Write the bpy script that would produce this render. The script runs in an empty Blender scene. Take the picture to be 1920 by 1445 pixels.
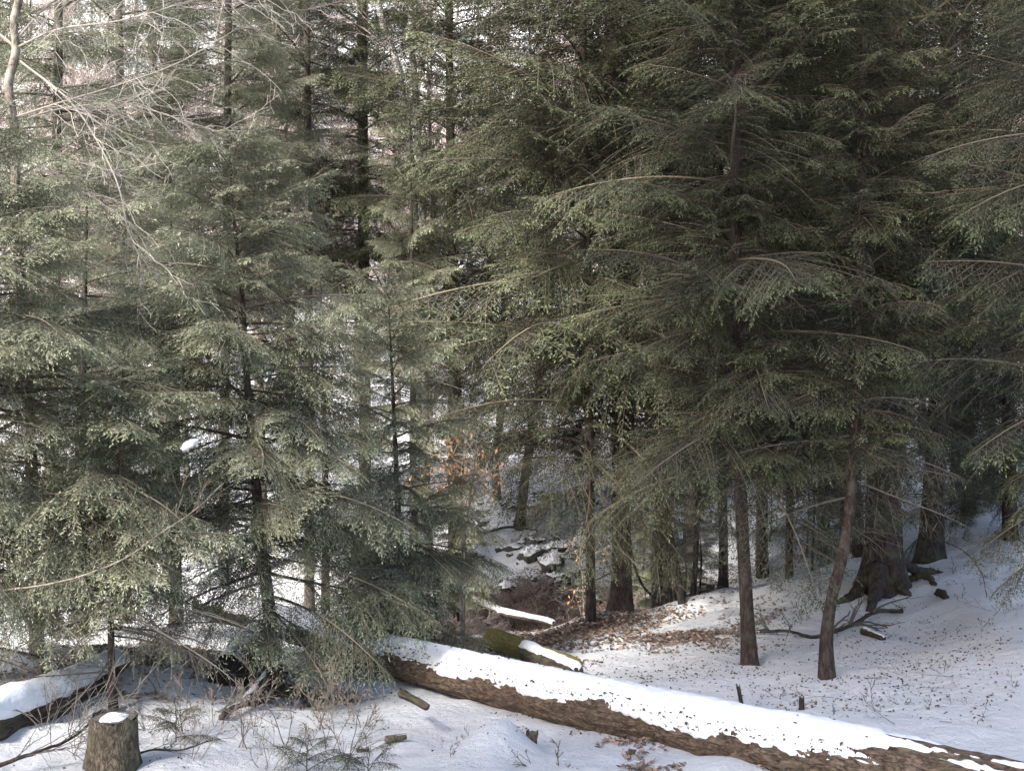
import bpy, math, random
import numpy as np
from mathutils import Vector, Matrix, noise, Euler

R = math.radians
rng = np.random.default_rng(7)
random.seed(7)
scene = bpy.context.scene
C = scene.collection

# ------------------------------------------------------------------ camera, sky, sun, exposure
CZ = 3.2            # camera height above the near snow
FPX = 2059.0        # focal length in photo pixels (1920 wide)
cam_d = bpy.data.cameras.new('camera')
cam_d.sensor_width = 36.0
cam_d.lens = 36.0 * FPX / 1920.0
cam_d.clip_end = 2000.0
cam = bpy.data.objects.new('camera', cam_d)
C.objects.link(cam)
cam.location = (0, 0, CZ)
cam.rotation_euler = (R(90), 0, 0)
scene.camera = cam

SUN_EL, SUN_AZ = 42.0, 218.0          # azimuth clockwise from +Y: from the left
world = bpy.data.worlds.new('World')
scene.world = world
world.use_nodes = True
wn = world.node_tree.nodes
wl = world.node_tree.links
bg = wn['Background']
sky = wn.new('ShaderNodeTexSky')
sky.sky_type = 'NISHITA'
sky.sun_disc = False
sky.sun_elevation = R(SUN_EL)
sky.sun_rotation = R(SUN_AZ)
sky.dust_density = 3.0
sky.air_density = 1.0
wl.new(sky.outputs[0], bg.inputs[0])
bg.inputs[1].default_value = 0.15
sun_d = bpy.data.lights.new('sun', 'SUN')
sun_d.energy = 3.8
sun_d.angle = R(6)
sun_d.color = (1.0, 0.97, 0.92)
sun = bpy.data.objects.new('sun', sun_d)
C.objects.link(sun)
sd = Vector((math.sin(R(SUN_AZ)) * math.cos(R(SUN_EL)), math.cos(R(SUN_AZ)) * math.cos(R(SUN_EL)), math.sin(R(SUN_EL))))
sun.rotation_euler = sd.to_track_quat('Z', 'Y').to_euler()
sun.location = (-20, -10, 40)
vs = scene.view_settings
vs.view_transform = 'Standard'
vs.look = 'None'
vs.exposure = 1.75
scene.render.filter_size = 1.1
vs.gamma = 1.0
vs.use_curve_mapping = False

# ------------------------------------------------------------------ helpers
def tag(o, label=None, cat=None, group=None, kind=None):
    if label: o['label'] = label
    if cat: o['category'] = cat
    if group: o['group'] = group
    if kind: o['kind'] = kind
    return o

def empty(name, loc):
    o = bpy.data.objects.new(name, None)
    o.empty_display_size = 0.2
    C.objects.link(o)
    o.location = loc
    return o

def link(name, me, parent=None, loc=(0, 0, 0), rot=(0, 0, 0), scale=(1, 1, 1)):
    o = bpy.data.objects.new(name, me)
    C.objects.link(o)
    o.parent = parent
    o.location = loc
    o.rotation_euler = rot
    o.scale = scale
    return o

def at(px, py, Y):
    return Vector(((px - 960.0) / FPX * Y, Y, CZ - (py - 722.5) / FPX * Y))

class MB:
    """collects quads and triangles with a per-vertex tint, builds one mesh"""
    def __init__(s):
        s.v = []; s.q = []; s.t = []; s.tint = []; s.qm = []; s.tm = []; s.n = 0
    def add(s, v, quads=None, tris=None, tint=0.5, mi=0):
        v = np.asarray(v, dtype=np.float64).reshape(-1, 3)
        s.v.append(v)
        tt = np.broadcast_to(np.asarray(tint, dtype=np.float64), (len(v),))
        s.tint.append(tt)
        if quads is not None and len(quads):
            q = np.asarray(quads, dtype=np.int64) + s.n
            s.q.append(q); s.qm.append(np.full(len(q), mi))
        if tris is not None and len(tris):
            t = np.asarray(tris, dtype=np.int64) + s.n
            s.t.append(t); s.tm.append(np.full(len(t), mi))
        s.n += len(v)
    def tube(s, pts, rad, sides=4, tint=0.5, mi=0, cap=True):
        P = np.asarray(pts, dtype=np.float64)
        n = len(P)
        rad = np.broadcast_to(np.asarray(rad, dtype=np.float64), (n,))
        T = np.gradient(P, axis=0)
        T /= np.linalg.norm(T, axis=1)[:, None] + 1e-9
        ref = np.array([0, 0, 1.0]) if abs(T[0, 2]) < 0.8 else np.array([1.0, 0, 0])
        A = np.cross(T, ref); A /= np.linalg.norm(A, axis=1)[:, None] + 1e-9
        B = np.cross(T, A)
        an = np.arange(sides) / sides * 2 * np.pi
        ring = P[:, None, :] + rad[:, None, None] * (np.cos(an)[None, :, None] * A[:, None, :] + np.sin(an)[None, :, None] * B[:, None, :])
        i = np.arange(n - 1)[:, None] * sides; j = np.arange(sides)[None, :]; k = (j + 1) % sides
        q = np.stack([i + j, i + k, i + sides + k, i + sides + j], -1).reshape(-1, 4)
        s.add(ring.reshape(-1, 3), quads=q, tint=tint, mi=mi)
        if cap and sides > 4:
            base = s.n - n * sides
            for r0, flip in ((base, 0), (base + (n - 1) * sides, 1)):
                c = P[0] if not flip else P[-1]
                s.v.append(c.reshape(1, 3)); s.tint.append(np.array([float(np.mean(tint))]))
                ci = s.n; s.n += 1
                t = np.stack([np.full(sides, ci), r0 + (np.arange(sides) + 1) % sides, r0 + np.arange(sides)], -1)
                if flip: t = t[:, ::-1]
                s.t.append(t); s.tm.append(np.full(sides, mi))
    def mesh(s, name, mats, smooth=False):
        v = np.concatenate(s.v).astype(np.float32)
        q = np.concatenate(s.q) if s.q else np.zeros((0, 4), dtype=np.int64)
        t = np.concatenate(s.t) if s.t else np.zeros((0, 3), dtype=np.int64)
        me = bpy.data.meshes.new(name)
        me.vertices.add(len(v)); me.vertices.foreach_set('co', v.ravel())
        nl = len(q) * 4 + len(t) * 3
        me.loops.add(nl)
        me.loops.foreach_set('vertex_index', np.concatenate([q.ravel(), t.ravel()]).astype(np.int32))
        me.polygons.add(len(q) + len(t))
        ls = np.concatenate([np.arange(len(q)) * 4, len(q) * 4 + np.arange(len(t)) * 3]).astype(np.int32)
        me.polygons.foreach_set('loop_start', ls)
        mi = np.concatenate([np.concatenate(s.qm) if s.qm else np.zeros(0), np.concatenate(s.tm) if s.tm else np.zeros(0)]).astype(np.int32)
        me.polygons.foreach_set('material_index', mi)
        me.polygons.foreach_set('use_smooth', np.full(len(mi), smooth, dtype=bool))
        a = me.attributes.new('tint', 'FLOAT', 'POINT')
        a.data.foreach_set('value', np.concatenate(s.tint).astype(np.float32))
        for m in (mats if isinstance(mats, (list, tuple)) else [mats]): me.materials.append(m)
        me.update(calc_edges=True)
        return me

# ------------------------------------------------------------------ materials
def new_mat(name):
    m = bpy.data.materials.new(name); m.use_nodes = True
    nt = m.node_tree
    return m, nt, nt.nodes, nt.links, nt.nodes['Principled BSDF']

def nnode(N, typ, **kw):
    n = N.new(typ)
    for k, v in kw.items():
        if k in n.inputs: n.inputs[k].default_value = v
        else: setattr(n, k, v)
    return n

def ramp(N, stops):
    r = N.new('ShaderNodeValToRGB')
    e = r.color_ramp.elements
    while len(e) < len(stops): e.new(0.5)
    for el, (p, c) in zip(e, stops):
        el.position = p; el.color = (*c, 1.0)
    return r

def foliage_mat(name, dark, mid, high, light, under, trans=0.2, spec=.28, rough=.5):
    m, nt, N, L, P = new_mat(name)
    at_ = N.new('ShaderNodeAttribute'); at_.attribute_name = 'tint'
    oi = N.new('ShaderNodeObjectInfo')
    ma = nnode(N, 'ShaderNodeMath', operation='MULTIPLY_ADD')
    L.new(oi.outputs['Random'], ma.inputs[0]); ma.inputs[1].default_value = 0.34; ma.inputs[2].default_value = -0.17
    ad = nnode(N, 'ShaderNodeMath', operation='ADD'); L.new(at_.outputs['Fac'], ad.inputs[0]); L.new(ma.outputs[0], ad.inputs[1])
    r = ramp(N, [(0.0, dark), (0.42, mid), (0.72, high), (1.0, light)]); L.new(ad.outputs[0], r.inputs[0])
    geo = N.new('ShaderNodeNewGeometry')
    mx = nnode(N, 'ShaderNodeMix', data_type='RGBA')
    bf = nnode(N, 'ShaderNodeMath', operation='MULTIPLY'); L.new(geo.outputs['Backfacing'], bf.inputs[0]); bf.inputs[1].default_value = 0.45
    L.new(bf.outputs[0], mx.inputs[0]); L.new(r.outputs[0], mx.inputs[6]); mx.inputs[7].default_value = (*under, 1)
    L.new(mx.outputs[2], P.inputs['Base Color'])
    P.inputs['Roughness'].default_value = rough
    P.inputs['Specular IOR Level'].default_value = spec
    tr = N.new('ShaderNodeBsdfTranslucent'); L.new(mx.outputs[2], tr.inputs[0])
    ms = N.new('ShaderNodeMixShader'); ms.inputs[0].default_value = trans
    L.new(P.outputs[0], ms.inputs[1]); L.new(tr.outputs[0], ms.inputs[2])
    L.new(ms.outputs[0], N['Material Output'].inputs[0])
    return m

def bark_mat(name, c1, c2, scale=9.0, stretch=0.25, bump=0.6, lichen=None, patch=0.0, axis=2):
    m, nt, N, L, P = new_mat(name)
    tc = N.new('ShaderNodeTexCoord')
    mp = N.new('ShaderNodeMapping'); sc = [1, 1, 1]; sc[axis] = stretch; mp.inputs['Scale'].default_value = sc
    L.new(tc.outputs['Object'], mp.inputs[0])
    n1 = nnode(N, 'ShaderNodeTexNoise', Scale=scale * 2.2, Detail=9.0, Roughness=0.65, Distortion=.6)
    L.new(mp.outputs[0], n1.inputs['Vector'])
    # furrows: ridged noise, wandering along the stem
    n0 = nnode(N, 'ShaderNodeTexNoise', Scale=scale * 1.6, Detail=4.0, Roughness=0.6, Distortion=.45); L.new(mp.outputs[0], n0.inputs['Vector'])
    sb = nnode(N, 'ShaderNodeMath', operation='SUBTRACT'); L.new(n0.outputs['Fac'], sb.inputs[0]); sb.inputs[1].default_value = .5
    ab = nnode(N, 'ShaderNodeMath', operation='ABSOLUTE'); L.new(sb.outputs[0], ab.inputs[0])
    r = ramp(N, [(0.3, c1), (0.68, c2)]); L.new(n1.outputs['Fac'], r.inputs[0])
    rv = ramp(N, [(0.0, (0.22, 0.2, 0.19)), (0.045, (0.75, .74, .73)), (0.10, (1, 1, 1))]); L.new(ab.outputs[0], rv.inputs[0])
    mul = nnode(N, 'ShaderNodeMix', data_type='RGBA', blend_type='MULTIPLY'); mul.inputs[0].default_value = 0.75
    L.new(r.outputs[0], mul.inputs[6]); L.new(rv.outputs[0], mul.inputs[7])
    out = mul.outputs[2]
    if lichen:
        n2 = nnode(N, 'ShaderNodeTexNoise', Scale=4.5, Detail=6.0); L.new(tc.outputs['Object'], n2.inputs['Vector'])
        r2 = ramp(N, [(0.5, (0, 0, 0)), (0.62, (1, 1, 1))]); L.new(n2.outputs['Fac'], r2.inputs[0])
        m2 = nnode(N, 'ShaderNodeMath', operation='MULTIPLY'); m2.inputs[1].default_value = patch; L.new(r2.outputs[0], m2.inputs[0])
        mx = nnode(N, 'ShaderNodeMix', data_type='RGBA'); L.new(m2.outputs[0], mx.inputs[0]); L.new(out, mx.inputs[6]); mx.inputs[7].default_value = (*lichen, 1)
        out = mx.outputs[2]
    L.new(out, P.inputs['Base Color'])
    P.inputs['Roughness'].default_value = 0.9
    P.inputs['Specular IOR Level'].default_value = 0.2
    b = N.new('ShaderNodeBump'); b.inputs['Strength'].default_value = bump; b.inputs['Distance'].default_value = 0.02
    sm = nnode(N, 'ShaderNodeMath', operation='MULTIPLY'); L.new(rv.outputs[0], sm.inputs[0]); L.new(n1.outputs['Fac'], sm.inputs[1])
    L.new(sm.outputs[0], b.inputs['Height']); L.new(b.outputs[0], P.inputs['Normal'])
    return m

def twig_mat(name, c1, c2):
    m, nt, N, L, P = new_mat(name)
    a = N.new('ShaderNodeAttribute'); a.attribute_name = 'tint'
    r = ramp(N, [(0.0, c1), (1.0, c2)]); L.new(a.outputs['Fac'], r.inputs[0])
    L.new(r.outputs[0], P.inputs['Base Color']); P.inputs['Roughness'].default_value = 0.8
    P.inputs['Specular IOR Level'].default_value = 0.25
    return m

M_fol = foliage_mat('hemlock_needles', (0.004, 0.005, 0.004), (0.014, 0.018, 0.010), (0.058, 0.074, 0.036), (0.175, 0.20, 0.095), (0.030, 0.036, 0.022), .12)  # near-black lower stops put the crown's inner shade into the needle colour
M_fol_pale = foliage_mat('hemlock_needles_sunlit', (0.018, 0.025, 0.015), (0.088, 0.104, 0.064), (0.20, 0.22, 0.14), (0.36, 0.375, 0.235), (0.15, 0.175, 0.11), .3, .6, .42)  # greyer green copy for the left trees, sunlit brightness put into its colour
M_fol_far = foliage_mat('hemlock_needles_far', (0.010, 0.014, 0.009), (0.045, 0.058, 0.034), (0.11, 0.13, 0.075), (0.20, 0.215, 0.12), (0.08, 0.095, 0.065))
M_twig = twig_mat('hemlock_twigs', (0.022, 0.017, 0.014), (0.19, 0.16, 0.11))  # dark inner end of the twigs also stands in for crown shade
M_bark_mid = bark_mat('brown_grey_bark', (0.05, 0.040, 0.034), (0.19, 0.155, 0.13), 9, 0.25, 0.8, (0.16, 0.16, 0.12), 0.4)
M_dead = twig_mat('dead_twigs', (0.06, 0.052, 0.046), (0.17, 0.15, 0.13))
M_pale = twig_mat('pale_bare_twigs', (0.16, 0.14, 0.12), (0.40, 0.36, 0.32))
M_shrub = twig_mat('shrub_twigs', (0.09, 0.07, 0.06), (0.24, 0.19, 0.15))
M_pink = twig_mat('pinkish_bare_twigs', (0.22, 0.17, 0.15), (0.50, 0.41, 0.38))
M_bark = bark_mat('hemlock_bark', (0.020, 0.016, 0.014), (0.080, 0.062, 0.052), 9, 0.25, 0.8, (0.10, 0.11, 0.06), 0.35)
M_bark_red = bark_mat('reddish_hemlock_bark', (0.024, 0.018, 0.015), (0.092, 0.066, 0.055), 9, 0.25, 0.8, (0.13, 0.12, 0.10), 0.3)
M_bark_grey = bark_mat('grey_bark', (0.12, 0.10, 0.085), (0.30, 0.255, 0.215), 6, 0.5, 0.4, (0.34, 0.32, 0.27), 0.5)
M_birch = bark_mat('white_birch_bark', (0.24, 0.23, 0.22), (0.55, 0.53, 0.51), 4, 2.2, 0.3, (0.06, 0.05, 0.05), 0.9)
M_orange = twig_mat('withered_beech_leaves', (0.28, 0.13, 0.06), (0.55, 0.33, 0.19))
M_litter = twig_mat('dead_leaf', (0.045, 0.03, 0.024), (0.44, 0.32, 0.245))
M_moss, nt, N, L, P = new_mat('yellow_green_moss')
n1 = nnode(N, 'ShaderNodeTexNoise', Scale=28.0, Detail=8.0)
r = ramp(N, [(0.3, (0.05, 0.05, 0.012)), (0.7, (0.27, 0.22, 0.05))]); L.new(n1.outputs['Fac'], r.inputs[0]); L.new(r.outputs[0], P.inputs['Base Color'])
P.inputs['Roughness'].default_value = 1.0
b = N.new('ShaderNodeBump'); b.inputs['Strength'].default_value = 1.0; b.inputs['Distance'].default_value = 0.02; L.new(n1.outputs['Fac'], b.inputs['Height']); L.new(b.outputs[0], P.inputs['Normal'])

M_snow, nt, N, L, P = new_mat('snow')
tc = N.new('ShaderNodeTexCoord')
n1 = nnode(N, 'ShaderNodeTexNoise', Scale=5.0, Detail=10.0, Roughness=0.62); L.new(tc.outputs['Object'], n1.inputs['Vector'])
n2 = nnode(N, 'ShaderNodeTexNoise', Scale=70.0, Detail=3.0); L.new(tc.outputs['Object'], n2.inputs['Vector'])
r2 = ramp(N, [(0.25, (0.36, 0.32, 0.30)), (0.34, (0.76, 0.76, 0.775))]); L.new(n2.outputs['Fac'], r2.inputs[0])
L.new(r2.outputs[0], P.inputs['Base Color'])
P.inputs['Roughness'].default_value = 0.75; P.inputs['Specular IOR Level'].default_value = 0.3
b = N.new('ShaderNodeBump'); b.inputs['Strength'].default_value = 0.45; b.inputs['Distance'].default_value = 0.06
L.new(n1.outputs['Fac'], b.inputs['Height']); L.new(b.outputs[0], P.inputs['Normal'])

# ground: snow with flecks, more where the 'tint' attribute (bare, littered earth) is high
M_ground, nt, N, L, P = new_mat('snowy_forest_floor')
tc = N.new('ShaderNodeTexCoord')
a = N.new('ShaderNodeAttribute'); a.attribute_name = 'tint'
n1 = nnode(N, 'ShaderNodeTexNoise', Scale=6.0, Detail=12.0, Roughness=0.7); L.new(tc.outputs['Object'], n1.inputs['Vector'])
n3 = nnode(N, 'ShaderNodeTexNoise', Scale=22.0, Detail=4.0, Roughness=0.6); L.new(tc.outputs['Object'], n3.inputs['Vector'])
mixn = nnode(N, 'ShaderNodeMath', operation='ADD'); L.new(n1.outputs['Fac'], mixn.inputs[0]); L.new(n3.outputs['Fac'], mixn.inputs[1])
s1 = nnode(N, 'ShaderNodeMath', operation='MULTIPLY_ADD'); L.new(mixn.outputs[0], s1.inputs[0]); s1.inputs[1].default_value = 0.5
L.new(a.outputs['Fac'], s1.inputs[2])
rr = ramp(N, [(0.70, (0, 0, 0)), (0.76, (1, 1, 1))]); L.new(s1.outputs[0], rr.inputs[0])
nl = nnode(N, 'ShaderNodeTexNoise', Scale=35.0, Detail=6.0); L.new(tc.outputs['Object'], nl.inputs['Vector'])
rl = ramp(N, [(0.3, (0.040, 0.030, 0.025)), (0.5, (0.14, 0.098, 0.078)), (0.68, (0.34, 0.26, 0.21))]); L.new(nl.outputs['Fac'], rl.inputs[0])
mx = nnode(N, 'ShaderNodeMix', data_type='RGBA'); L.new(rr.outputs[0], mx.inputs[0]); mx.inputs[6].default_value = (0.76, 0.76, 0.775, 1); L.new(rl.outputs[0], mx.inputs[7])
L.new(mx.outputs[2], P.inputs['Base Color'])
P.inputs['Roughness'].default_value = 0.8; P.inputs['Specular IOR Level'].default_value = 0.3
b = N.new('ShaderNodeBump'); b.inputs['Strength'].default_value = 1.0; b.inputs['Distance'].default_value = 0.15
L.new(n1.outputs['Fac'], b.inputs['Height']); L.new(b.outputs[0], P.inputs['Normal'])

# ------------------------------------------------------------------ terrain
DEP = np.array([-60, 0, 6, 9, 12, 15, 18, 20, 22, 26, 28, 30, 36, 45, 60, 95, 150, 210, 300], dtype=float)
COLS = {
 -1.2: [1.0, 0.6, 0.5, .4, .3, .2, 0, -.3, -.7, -1.0, -.9, -.5, 1.2, 3, 8, 24, 58, 88, 110],
 -.60: [0.4, 0.3, 0.2, .15, .1, 0, -.4, -.7, -1.1, -1.6, -1.5, -1.0, .6, 2.2, 7, 22, 57, 87, 110],
 -.35: [0.2, 0.1, 0.05, 0, -.1, -.3, -.8, -1.2, -1.6, -2.2, -2.0, -1.5, 0, 1.5, 6, 20, 56, 86, 110],
 -.12: [0.1, 0.1, 0.05, 0, -.38, -.78, -1.02, -1.4, -2.0, -2.9, -2.8, -2.2, -1.0, .6, 4.6, 18.5, 56, 86, 110],
  .02: [0.1, 0.1, 0.05, 0, -.40, -.80, -1.0, -1.28, -2.3, -3.6, -2.4, -1.6, -.62, .35, 4.4, 18, 56, 86, 110],
  .10: [0.1, 0.1, 0.05, .02, -.38, -.70, -.85, -.92, -1.7, -3.1, -2.6, -2.0, -.8, .5, 4.6, 18, 56, 86, 110],
  .20: [0.2, 0.15, 0.1, .05, -.33, -.55, -.60, -.55, -.9, -1.9, -2.1, -1.9, -.8, .8, 5, 18.5, 56, 86, 110],
  .33: [0.3, 0.2, 0.15, .08, -.22, -.40, -.43, -.30, -.2, -.5, -.9, -1.1, -.4, 1.2, 5.5, 19, 56, 86, 110],
  .47: [0.5, 0.3, 0.2, .15, -.05, -.10, 0, .1, .2, .4, .4, .4, .6, 2.0, 6.5, 20, 57, 86, 110],
  .80: [1.0, 0.7, 0.5, .5, .5, .6, .8, 1.0, 1.2, 1.5, 1.6, 1.8, 2.2, 3.5, 8, 22, 58, 87, 110],
 1.50: [1.5, 1.2, 1.2, 1.2, 1.3, 1.5, 1.8, 2.0, 2.3, 2.8, 3.0, 3.2, 4.0, 5.5, 10, 24, 60, 88, 110]}
UK = np.array(sorted(COLS)); ZT = np.array([COLS[k] for k in UK])
def smooth_noise(x, y, s, seed=0.0):
    return noise.noise(Vector((x * s + seed, y * s - seed, seed * 0.37)))
def h(x, y, fine=True):
    u = x / max(y, 8.0)
    u = min(max(u, UK[0]), UK[-1])
    col = [np.interp(y, DEP, ZT[k]) for k in range(0)]  # placeholder keeps signature simple
    k = int(np.clip(np.searchsorted(UK, u) - 1, 0, len(UK) - 2))
    f = (u - UK[k]) / (UK[k + 1] - UK[k]); f = f * f * (3 - 2 * f)
    z = (1 - f) * np.interp(y, DEP, ZT[k]) + f * np.interp(y, DEP, ZT[k + 1])
    z += 0.10 * smooth_noise(x, y, 0.35, 3.1) + 0.05 * smooth_noise(x, y, 0.9, 8.2)
    if y > 26: z += 0.30 * smooth_noise(x, y, 0.55, 1.7) * min(1, (y - 26) / 4)
    # extra bumps: mounded snow by the log end, ridge by the big tree
    for bx, by, br, bh in MOUNDS:
        d2 = ((x - bx) ** 2 + (y - by) ** 2) / (br * br)
        if d2 < 6: z += bh * math.exp(-d2)
    if fine:
        z += 0.05 * smooth_noise(x, y, 1.3, 15.5)
        z += 0.035 * smooth_noise(x, y, 2.2, 5.5) + 0.020 * smooth_noise(x, y, 5.5, 9.5)
        for (tx, ty) in WELLS:
            d2 = (x - tx) ** 2 + (y - ty) ** 2
            if d2 < .5: z -= .07 * math.exp(-d2 / .05) - .03 * math.exp(-d2 / .16)
    return float(z)
WELLS = [((px - 960) / FPX * Y, Y) for px, Y in ((1552, 13.4), (1408, 14.9), (1165, 20.0), (1108, 19.3), (1280, 19.6), (522, 12.7), (214, 11.2), (212, 9.2))]
MOUNDS = [(-0.15, 9.75, 0.30, 0.22), (-0.32, 9.4, 0.5, 0.10), (-.02, 9.9, .18, .08), (6.1, 18.6, 1.6, 0.25), (-2.3, 10.2, 0.8, 0.08), (1.2, 17.2, 0.7, 0.15), (-5.0, 12.8, 0.8, .2)]
def on_ground(px, Y, dz=0.0):
    x = (px - 960.0) / FPX * Y
    return Vector((x, Y, h(x, Y) + dz))

def litter_amount(x, y):
    u = x / max(y, 8.0); px = 960 + u * FPX
    def blob(cx, cy, rx, ry, a): 
        return a * math.exp(-(((px - cx) / rx) ** 2 + ((y - cy) / ry) ** 2))
    t = -0.02
    t += blob(1040, 18.3, 150, 1.3, 0.34) + blob(1250, 17.0, 190, 0.5, 0.22) + blob(880, 18.0, 130, 1.6, 0.22) + blob(1180, 19.2, 160, 1.0, 0.2)
    t += blob(1030, 27.6, 200, 2.1, 0.37) + blob(830, 25.0, 160, 3.5, 0.34) + blob(1200, 25, 120, 2.5, .4)
    t += blob(430, 14.2, 170, 1.6, 0.28) + blob(200, 13, 170, 2.0, 0.2) + blob(1330, 17.3, 120, 1.8, 0.13)
    t += blob(1210, 10.3, 160, 0.35, 0.20) + blob(1500, 9.0, 200, 0.30, 0.18)
    t += blob(600, 12.9, 60, .5, .3)
    t += blob(1350, 29, 260, 4.5, .20) + blob(1700, 30, 250, 5, .14)
    if y > 30: t += 0.02 * min(1, (y - 30) / 20) + 0.06 * min(1, max(0, (y - 60) / 45)) + 0.06 * smooth_noise(x, y, 0.1, 2)
    return t

# non-uniform grid
ys = [-60, -40, -25, -15, -8, -3, 0, 3, 5, 6.5]
y_ = 7.2
while y_ < 310:
    ys.append(y_); y_ += 0.09 if y_ < 12 else (0.12 if y_ < 22 else (0.20 if y_ < 34 else (0.02 * y_)))
us = list(np.concatenate([np.linspace(-3.0, -0.62, 24), np.linspace(-0.6, 0.6, 250), np.linspace(0.62, 3.0, 24)]))
gm = MB()
gv = []; gt = []
for y in ys:
    ye = max(y, 8.0) if y > 8 else 8.0 + (8 - y) * 0.6
    for u in us:
        x = u * ye
        gv.append((x, y, h(x, y))); gt.append(litter_amount(x, y) if y > 7 else 0)
nu = len(us); ii = np.arange(len(ys) - 1)[:, None] * nu; jj = np.arange(nu - 1)[None, :]
gq = np.stack([ii + jj, ii + jj + 1, ii + nu + jj + 1, ii + nu + jj], -1).reshape(-1, 4)
gm.add(gv, quads=gq, tint=np.array(gt))
ground = link('snowy_ground', gm.mesh('snowy_ground', M_ground, True))
tag(ground, kind='structure')

# ------------------------------------------------------------------ foliage generators
def norm(a): return a / (np.linalg.norm(a, axis=-1, keepdims=True) + 1e-9)

def blades(mb, O, D, Nn, ln, wd, tint, mi=0):
    """kite-shaped leaf blades: origin O, direction D, plane normal Nn"""
    S = norm(np.cross(D, Nn))
    ln = ln[:, None]; wd = wd[:, None]
    a = O; b = O + D * ln * 0.45 + S * wd * 0.5; c = O + D * ln; d = O + D * ln * 0.45 - S * wd * 0.5
    V = np.stack([a, b, c, d], 1).reshape(-1, 3)
    q = np.arange(len(O) * 4).reshape(-1, 4)
    mb.add(V, quads=q, tint=np.repeat(tint, 4), mi=mi)

def make_bough(L, seed, detail=1.0, needles=True, blade_len=0.036, blade_w=0.0105, droop=1.0, sp_side=0.075, sp_third=0.038, sp_blade=0.019, mb=None, M=None, wood_r=None):
    r = np.random.default_rng(seed)
    own = mb is None
    if own: mb = MB()
    def X(v):
        v = np.asarray(v)
        if M is None: return v
        return v @ M[:3, :3].T + M[:3, 3]
    # main axis
    n = 12
    s = np.linspace(0, 1, n)
    up0 = r.uniform(0.02, 0.12); bend = r.uniform(0.12, 0.26) * droop
    yw = r.normal(0, 0.035) * L
    P = np.stack([L * s * (1 - 0.04 * s), yw * s ** 2 + 0.02 * L * np.sin(s * r.uniform(3, 7)), L * (up0 * s - bend * s ** 2.2)], 1)
    wr = wood_r or 0.011 * L ** 0.9
    mb.tube(X(P), np.linspace(wr, 0.002, n), 4, tint=np.repeat(np.linspace(0.25, 0.9, n), 4), mi=1, cap=False)
    def axis(t):
        return np.array([np.interp(t, s, P[:, k]) for k in range(3)])
    sides = []
    t = 0.10 + r.uniform(0, 0.05); sgn = 1
    while t < 1.0:
        o = axis(t); tg = norm(axis(min(1, t + .02)) - axis(t - .02))
        prof = (min(1, t / 0.28)) ** 0.8 * (1 - t) ** 0.75 * 1.35 + 0.07
        ls = L * 0.42 * prof * r.uniform(0.55, 1.15)
        ls = max(ls, 0.05)
        if r.random() > 0.10:
            ang = R(r.uniform(48, 72) * (1 - 0.35 * t)) * sgn
            ca, sa = math.cos(ang), math.sin(ang)
            d = np.array([tg[0] * ca - tg[1] * sa, tg[0] * sa + tg[1] * ca, tg[2] * 0.7])
            d[2] += r.uniform(-0.42, 0.10) * droop
            sides.append((o, norm(d), ls, t))
        sgn = -sgn
        t += sp_side / L * r.uniform(0.6, 1.2) / 1.9
    sides.append((axis(0.97), norm(axis(1.0) - axis(0.9)), 0.12, 1.0))
    TO, TD, TL, TN, TT = [], [], [], [], []
    for o, d, ls, t in sides:
        m = max(3, int(ls / 0.12) + 2)
        q = np.linspace(0, 1, m)
        g = r.uniform(0.08, 0.38) * droop
        hz = norm(np.array([-d[1], d[0], 0.0])) * r.normal(0, 0.07)
        SP = o + d * (ls * q)[:, None] + hz * ls * (q ** 2)[:, None]
        SP[:, 2] -= g * ls * q ** 2
        mb.tube(X(SP), np.linspace(0.0045 * min(1, ls + .35), 0.0014, m), 3, tint=np.repeat(np.linspace(0.2, 1.0, m), 3), mi=1, cap=False)
        start = 0.0 if ls < 0.25 else 0.06 + 0.25 * (1 - t) ** 2
        k = int(ls * (1 - start) / sp_third) + 1
        if k < 1: continue
        tt = np.linspace(start, 1, k)
        so = np.stack([np.interp(tt, q, SP[:, c]) for c in range(3)], 1)
        st = norm(np.stack([np.interp(np.minimum(tt + .05, 1), q, SP[:, c]) - np.interp(np.maximum(tt - .05, 0), q, SP[:, c]) for c in range(3)], 1))
        nn = norm(np.array([0, 0, 1.0]) - st * st[:, 2:3])
        sid = np.cross(nn, st) * np.where(np.arange(k) % 2, 1, -1)[:, None]
        an = R(52) + r.normal(0, 0.16, k)
        td = st * np.cos(an)[:, None] + sid * np.sin(an)[:, None]
        td[:, 2] -= r.uniform(-0.10, 0.62, k) * droop
        td = norm(td)
        tl = np.minimum(0.17, 0.04 + 0.5 * ls * (1 - tt) ** 0.8) * r.uniform(0.55, 1.15, k)
        tl = np.where(r.random(k) < 0.07, tl * 0.3, tl)
        TO.append(so); TD.append(td); TL.append(tl); TN.append(nn); TT.append(np.clip(0.08 + 0.42 * tt + 0.30 * t + r.normal(0, .08), 0, 1) * np.ones(k))  # older inner needles darker, deepened further as painted shade inside the crown
        # terminal continuation of the side branch
        TO.append(SP[-1:]); TD.append(st[-1:]); TL.append(np.array([min(.1, .4 * ls)])); TN.append(nn[-1:]); TT.append(np.array([0.75]))
    TO = np.concatenate(TO); TD = np.concatenate(TD); TL = np.concatenate(TL); TN = np.concatenate(TN); TT = np.concatenate(TT)
    # stems of the third-order twigs: thin ribbons
    if not needles:
        TL = TL * 1.5
        TD = norm(TD + r.normal(0, .25, TD.shape))
    keep = slice(None) if needles else (r.random(len(TO)) < 0.5)
    blades(mb, X(TO[keep]), (TD[keep] if M is None else norm(TD[keep] @ M[:3, :3].T)), (TN[keep] if M is None else norm(TN[keep] @ M[:3, :3].T)), TL[keep], np.full(len(TL[keep]), 0.0035 if needles else 0.005), np.full(len(TL[keep]), 0.8), mi=1)
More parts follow.
